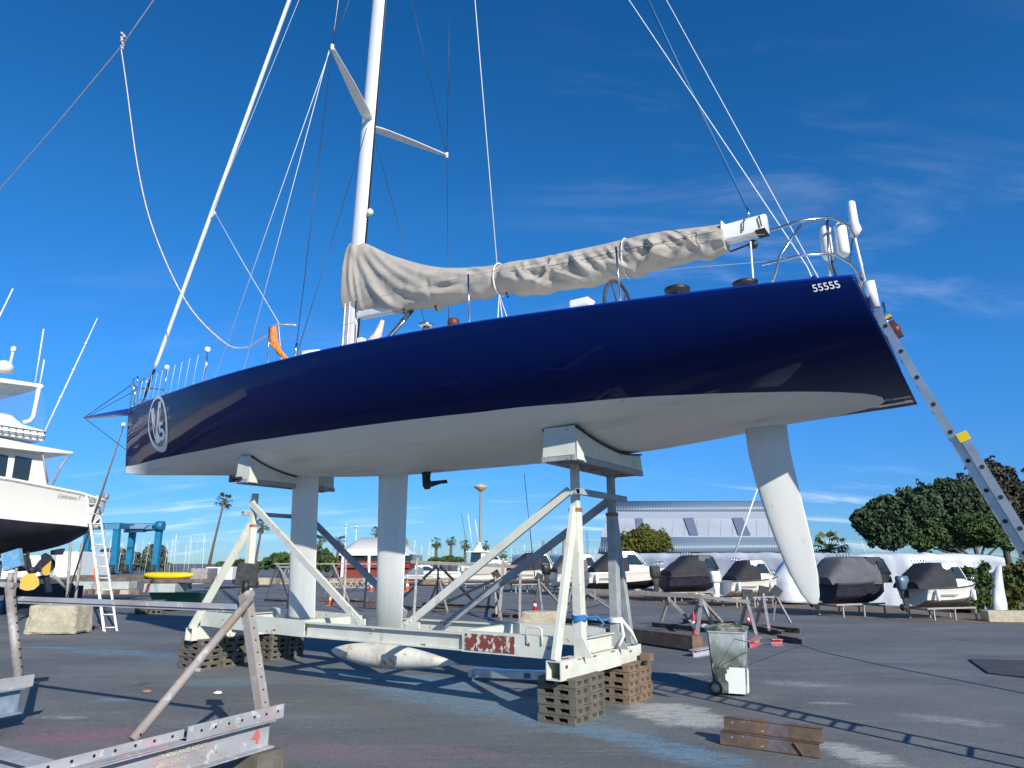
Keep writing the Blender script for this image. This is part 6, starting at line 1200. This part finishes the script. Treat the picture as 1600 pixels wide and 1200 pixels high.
for i in range(17):
    u = i/16*2-1; w_ = .42*(1-abs(u)**3)+.02; rings.append([Vector((u*1.28, w_*math.cos(t), .05*u*u+.19*math.sin(t)*(1-abs(u)**4*.7))) for t in np.linspace(0, 2*math.pi, 12, endpoint=False)])
b.loft(rings); b.build('kayak_hull', M['yellow'], ky)
boxthing('storage_bin', 232, 290, 905, 922, 36.6, .7, M['green_paint'], 'low dark green bin under the yellow kayak', 'storage bin')
for k, (x0, x1, y0, y1, Y, m_) in enumerate(((295, 322, 888, 912, 42, M['galv']), (362, 392, 896, 912, 50, M['galv']), (395, 420, 903, 914, 52, M['concrete']), (284, 300, 905, 914, 40, M['white']))): boxthing('stacked_pontoons', x0, x1, y0, y1, Y, 1.5, m_, ('grey stack of float sections right of the yellow kayak', 'grey stack of planks behind the black pad of the nearest stand', 'pale low stone block behind the bow A-frame', 'small white float piece right of the yellow kayak')[k], 'stack', .05)
# low boats and pallets scattered along the far edge
rnd = random.Random(5)
for k, (x0, x1) in enumerate(((420, 447), (505, 528), (528, 560), (566, 590), (636, 652), (660, 680), (686, 700), (704, 716), (728, 742), (752, 770))):
    boxthing('timber_bundle', x0, x1, 903+rnd.uniform(-2, 2), 914, 58+rnd.uniform(-4, 4), 1.2, (M['pallet_tan'], M['concrete'], M['rust'], M['galv'], M['brick_red'])[k % 5], ('first', 'second', 'third', 'fourth', 'fifth', 'sixth', 'seventh', 'eighth', 'ninth', 'tenth')[k]+' low bundle from the left along the far edge of the yard', 'timber bundle', .05, 'low bundles along the far yard edge')
wh = [(285, 315, 888, 900, 90), (362, 372, 890, 900, 95), (455, 475, 890, 900, 95)]
# ------------------------------------------------------------------ cones
def cone_proto(): 
    t = thing('traffic_cone', 'orange cone', 'traffic cone', (0, 0, 0), 0, 'traffic cones'); b = MB(); b.lathe([(.13, .03), (.025, .62), (.01, .63)], (0, 0, 0), 14); c = b.build('cone_body', M['orange'], t)
    b = MB(); b.lathe([(.098, .25), (.07, .40)], (0, 0, 0), 14); o = b.build('reflective_band', M['white'], c); b = MB(); b.box((0, 0, .015), (.36, .36, .03)); b.build('cone_base', M['orange'], t); return t
c0 = cone_proto(); cones = [(516, 946, 18, 'orange traffic cone seen behind the long near diagonal brace', .0), (580, 924, 13, 'orange traffic cone just left of the keel', 0), (636, 924, 17, 'orange traffic cone just right of the keel', 0), (836, 956, 19, 'red traffic cone standing behind the low concrete block', 1), (1086, 1000, 40, 'red post cone against the middle trestle leg left of the bin', 1), (1170, 977, 16, 'red and white cone between the trestle legs behind the bin', 1)]
for k, (px, py, hp_, lab, red) in enumerate(cones):
    o = c0 if k == 0 else dup(c0, (0, 0, 0)); p = gnd(px, py); s_ = hp_*p.y*1.02/1067/.63; o.location = p; o.scale = (s_, s_, s_); o['label'] = lab
    if k == 4: o.scale = (s_*.55, s_*.55, s_)
    if red:
        for ch in [q for q in bpy.data.objects if q.parent == o]: ch.data = ch.data.copy(); ch.data.materials[0] = M['red']

# ------------------------------------------------------------------ trestles and stands in the middle ground
def stand(apex, feet, lab, base=None, m=None, pad=False, basem=None, r=.045, apexY=None, group='steel boat stands'):
    g_ = [gnd(*f, .12) for f in feet]; cy_ = apexY or sum(q.y for q in g_)/len(g_); ap = at(apex[0], apex[1], cy_); t = thing('boat_stand', lab, 'boat stand', (0, 0, 0), 0, group); m = m or M['galv']
    for q in g_: b = MB(); b.bar(q, ap, r*1.5); b.build('leg', m, t)
    b = MB(); b.tube([ap-Vector((0, 0, .12)), ap+Vector((0, 0, .08))], r*.9, 8); b.build('screw_head', M['galv_rust'], t)
    if pad: b = MB(); b.box(ap+Vector((.02, 0, .14)), (.26, .06, .24), (0, R(pad), 0)); b.build('head_pad', M['rubber'], t)
    for (a, c, *mm) in (base or []):
        p, q = gnd(*a, .06), gnd(*c, .06); b = MB(); b.ibeam(p, q, .16, .14, .014); b.build('base_beam', mm[0] if mm else M['darkbeam'], t)
    return t
stand((1045, 936), [(1033, 971), (1083, 974)], 'stand left of the red cone cluster, its feet on a dark beam', [((1019, 976), (1103, 984))])
stand((1096, 938), [(1088, 1004), (1078, 968), (1128, 972), (1115, 978)], 'four legged grey stand just left of the bin', [((1067, 970), (1150, 976)), ((1083, 1022), (1112, 1016), M['galv_paint'])], r=.05)
stand((1167, 938), [(1157, 978), (1182, 993)], 'stand with black square head above the bin lid', [((1172, 1008), (1186, 1000), M['pinkpaint']), ((1130, 985), (1165, 992))], pad=3)
stand((1193, 932), [(1202, 984), (1182, 972)], 'stand with black tilted head right of the bin', [((1158, 976), (1222, 990)), ((1205, 1004), (1222, 1004), M['pinkpaint'])], pad=12)
stand((1213, 932), [(1236, 974), (1208, 970)], 'rightmost thin stand left of the rudder tip', [((1165, 978), (1250, 986)), ((1215, 996), (1254, 1003))], pad=40, r=.03)
b = MB(); b.bar(gnd(968, 988, .18), gnd(1090, 1004, .18), .28, .26); tag(b.build('rusty_beam', M['beam_rust']), 'big rusty brown beam on the ground between the cradle and the bin', 'steel beam')
b = MB(); b.bar(at(903, 922, 20), at(1097, 932, 17.5), .12, .10); b.bar(at(1097, 932, 17.5), at(1172, 941, 17), .10, .07); tag(b.build('trestle_plank', M['galv_rust']), 'long weathered plank resting on the stands behind the cradle stern', 'plank')
stand((652, 876), [(647, 964)], 'single pale scaffold post just right of the keel', r=.05, apexY=23)
stand((685, 882), [(682, 950), (625, 938), (745, 945)], 'dark scaffold post with crossing braces right of the keel', [((630, 950), (700, 952)), ((660, 944), (780, 950))], m=M['wire_dark'], apexY=25, r=.045)
stand((686, 905), [(699, 956), (672, 938), (708, 932)], 'grey A-shaped stand right of the keel', apexY=26)
stand((786, 876), [(781, 965)], 'single pale scaffold post seen between the two stern braces', r=.05, apexY=22); stand((813, 900), [(812, 974), (770, 912)], 'pale post left of the low concrete block', r=.045, apexY=21)
stand((842, 908), [(836, 950), (848, 962), (878, 948)], 'grey stand with black head behind the cone', [((772, 960), (862, 968))], pad=20, apexY=25)
stand((774, 905), [(783, 968), (776, 960), (690, 945)], 'grey stand with long shallow brace behind the near stern brace', [((768, 962), (800, 964))], apexY=23, pad=60)
stand((895, 915), [(880, 975), (918, 965)], 'thin stand between the two near legs of the stern A-frame', [((855, 968), (970, 975))], apexY=22, r=.03); stand((908, 920), [(960, 955), (916, 962), (945, 940)], 'stand with shallow brace between the stern A-frame legs', apexY=22, r=.03)
b = MB(); b.bar(at(643, 878, 24), at(820, 886, 22.5), .12, .10); b.bar(at(655, 905, 27), at(775, 907, 26), .05, .05); tag(b.build('scaffold_plank', M['galv_rust']), 'long weathered scaffold plank crossing high behind the near stern brace', 'plank')
# left-centre group of pale stands
stand((433, 882), [(416, 934), (450, 932), (470, 938)], 'pale A-shaped stand left of the canard', [((413, 938), (455, 940))], apexY=32); stand((520, 882), [(545, 940), (505, 935)], 'pale A-shaped stand right of the canard', apexY=32)
stand((541, 870), [(537, 948)], 'tall pale post between the canard and the keel', apexY=28, r=.045); stand((574, 884), [(569, 950)], 'dark post between the canard and the keel', m=M['wire_dark'], apexY=26, r=.045)
stand((590, 900), [(525, 936), (610, 940)], 'thin pale stand with long brace left of the keel', apexY=30, r=.03)
b = MB(); b.bar(at(428, 881, 32), at(600, 881, 32), .06, .05); tag(b.build('scaffold_plank', M['galv']), 'thin pale rail high between the canard and keel', 'rail')
b = MB(); b.bar(gnd(500, 936, .1), gnd(600, 938, .1), .25, .16); b.bar(gnd(560, 946, .1), gnd(640, 950, .1), .2, .14); tag(b.build('floor_beam', M['darkbeam']), 'pair of dark beams on the asphalt behind the keel', 'steel beam')
for (px, pyt, pyb, Y, k) in ((470, 886, 912, 45, 0), (540, 905, 918, 45, 1)):
    lt_ = thing('lattice_frame', ('grey lattice scaffold frame left of the canard top', 'pinkish lattice barrier along the far side between canard and keel')[k], 'scaffold', (0, 0, 0)); n_ = 10 if k else 5; x0, x1 = (508, 598) if k else (438, 492)
    for j in range(n_):
        b = MB(); xa, xb = lerp(x0, x1, j/n_), lerp(x0, x1, (j+1)/n_); b.bar(at(xa, pyb, Y), at(xb, pyt, Y), .05); b.bar(at(xa, pyt, Y+.1), at(xb, pyb, Y+.1), .05); b.build('cross_brace', M['galv'] if not k else M['concrete'], lt_)
    b = MB(); b.bar(at(x0, pyt, Y), at(x1, pyt, Y), .07); b.bar(at(x0, pyb, Y), at(x1, pyb, Y), .07); b.build('rail', M['galv'], lt_)

# ------------------------------------------------------------------ the pink spinnaker line hanging off the yacht rig
def yl(p): return yw(p)
kn = yl((13.97, .9, 15.56)); b = MB(); b.tube([yl((9.0, .5, 18.2)), yl((12.5, .9, 16.3)), kn, yl((17.5, .9, 14.5)), yl((21.19, .9, 13.56)), yl((26, .9, 12.6))], .014, 6)
for k in range(4): b.tube([kn+Vector((.05*math.cos(k), .05*math.sin(k*2), .12*k-.1)), kn+Vector((.09*math.sin(k*3), .02, .12*k-.02)), kn+Vector((-.05, .05*math.cos(k), .12*k+.05))], .028, 6)
def cat_pts(P_, n=40):
    P_ = [Vector(p) for p in P_]; out = []
    for i in range(len(P_)-1):
        p0_, p1_, p2__, p3_ = P_[max(i-1, 0)], P_[i], P_[i+1], P_[min(i+2, len(P_)-1)]
        for j in range(6):
            t = j/6; out.append(.5*((2*p1_)+(-p0_+p2__)*t+(2*p0_-5*p1_+4*p2__-p3_)*t*t+(-p0_+3*p1_-3*p2__+p3_)*t**3))
    return out+[P_[-1]]
b.tube(cat_pts([kn+Vector((0, 0, -.1)), yl((13.31, .9, 14.06)), yl((11.93, .9, 11.06)), yl((10.69, .9, 8.98)), yl((8.95, .9, 6.89)), yl((7.41, .9, 5.71)), yl((6.69, .9, 5.48)), yl((6.22, 1.1, 5.40)), yl((5.3, 1.4, 5.35)), yl((4.74, 1.72, 5.27)), yl((4.3, 1.68, 5.2))]), .013, 6)
tag(b.build('mooring_line', M['rope_pink']), 'knotted pinkish rope from the upper left sagging down to the yacht foredeck', 'rope')
b = MB(); b.tube([yw((4.72, 1.76, 5.24)), yw((4.70, 1.74, 5.02)), yw((4.62, 1.70, 4.82)), yw((4.42, 1.66, 4.66))], [.035, .05, .05, .03], 10)
for k in range(3): b.tube([yw((4.72+.04*k, 1.78, 5.2)), yw((4.68, 1.80, 5.0-.04*k)), yw((4.5, 1.74, 4.75))], .022, 6)
tag(b.build('rope_coil', M['rope_orange']), 'orange rope coil hanging on the yacht stanchion near the mast', 'rope')
b = MB(); b.tube([yw((3.95, 1.5, 4.62)), yw((3.95, 1.5, 4.74)), yw((4.2, 1.55, 4.76)), yw((4.2, 1.55, 4.62))], .06, 8); tag(b.build('sail_bag', M['white']), 'small white bundle on the yacht deck by the shrouds', 'bag')
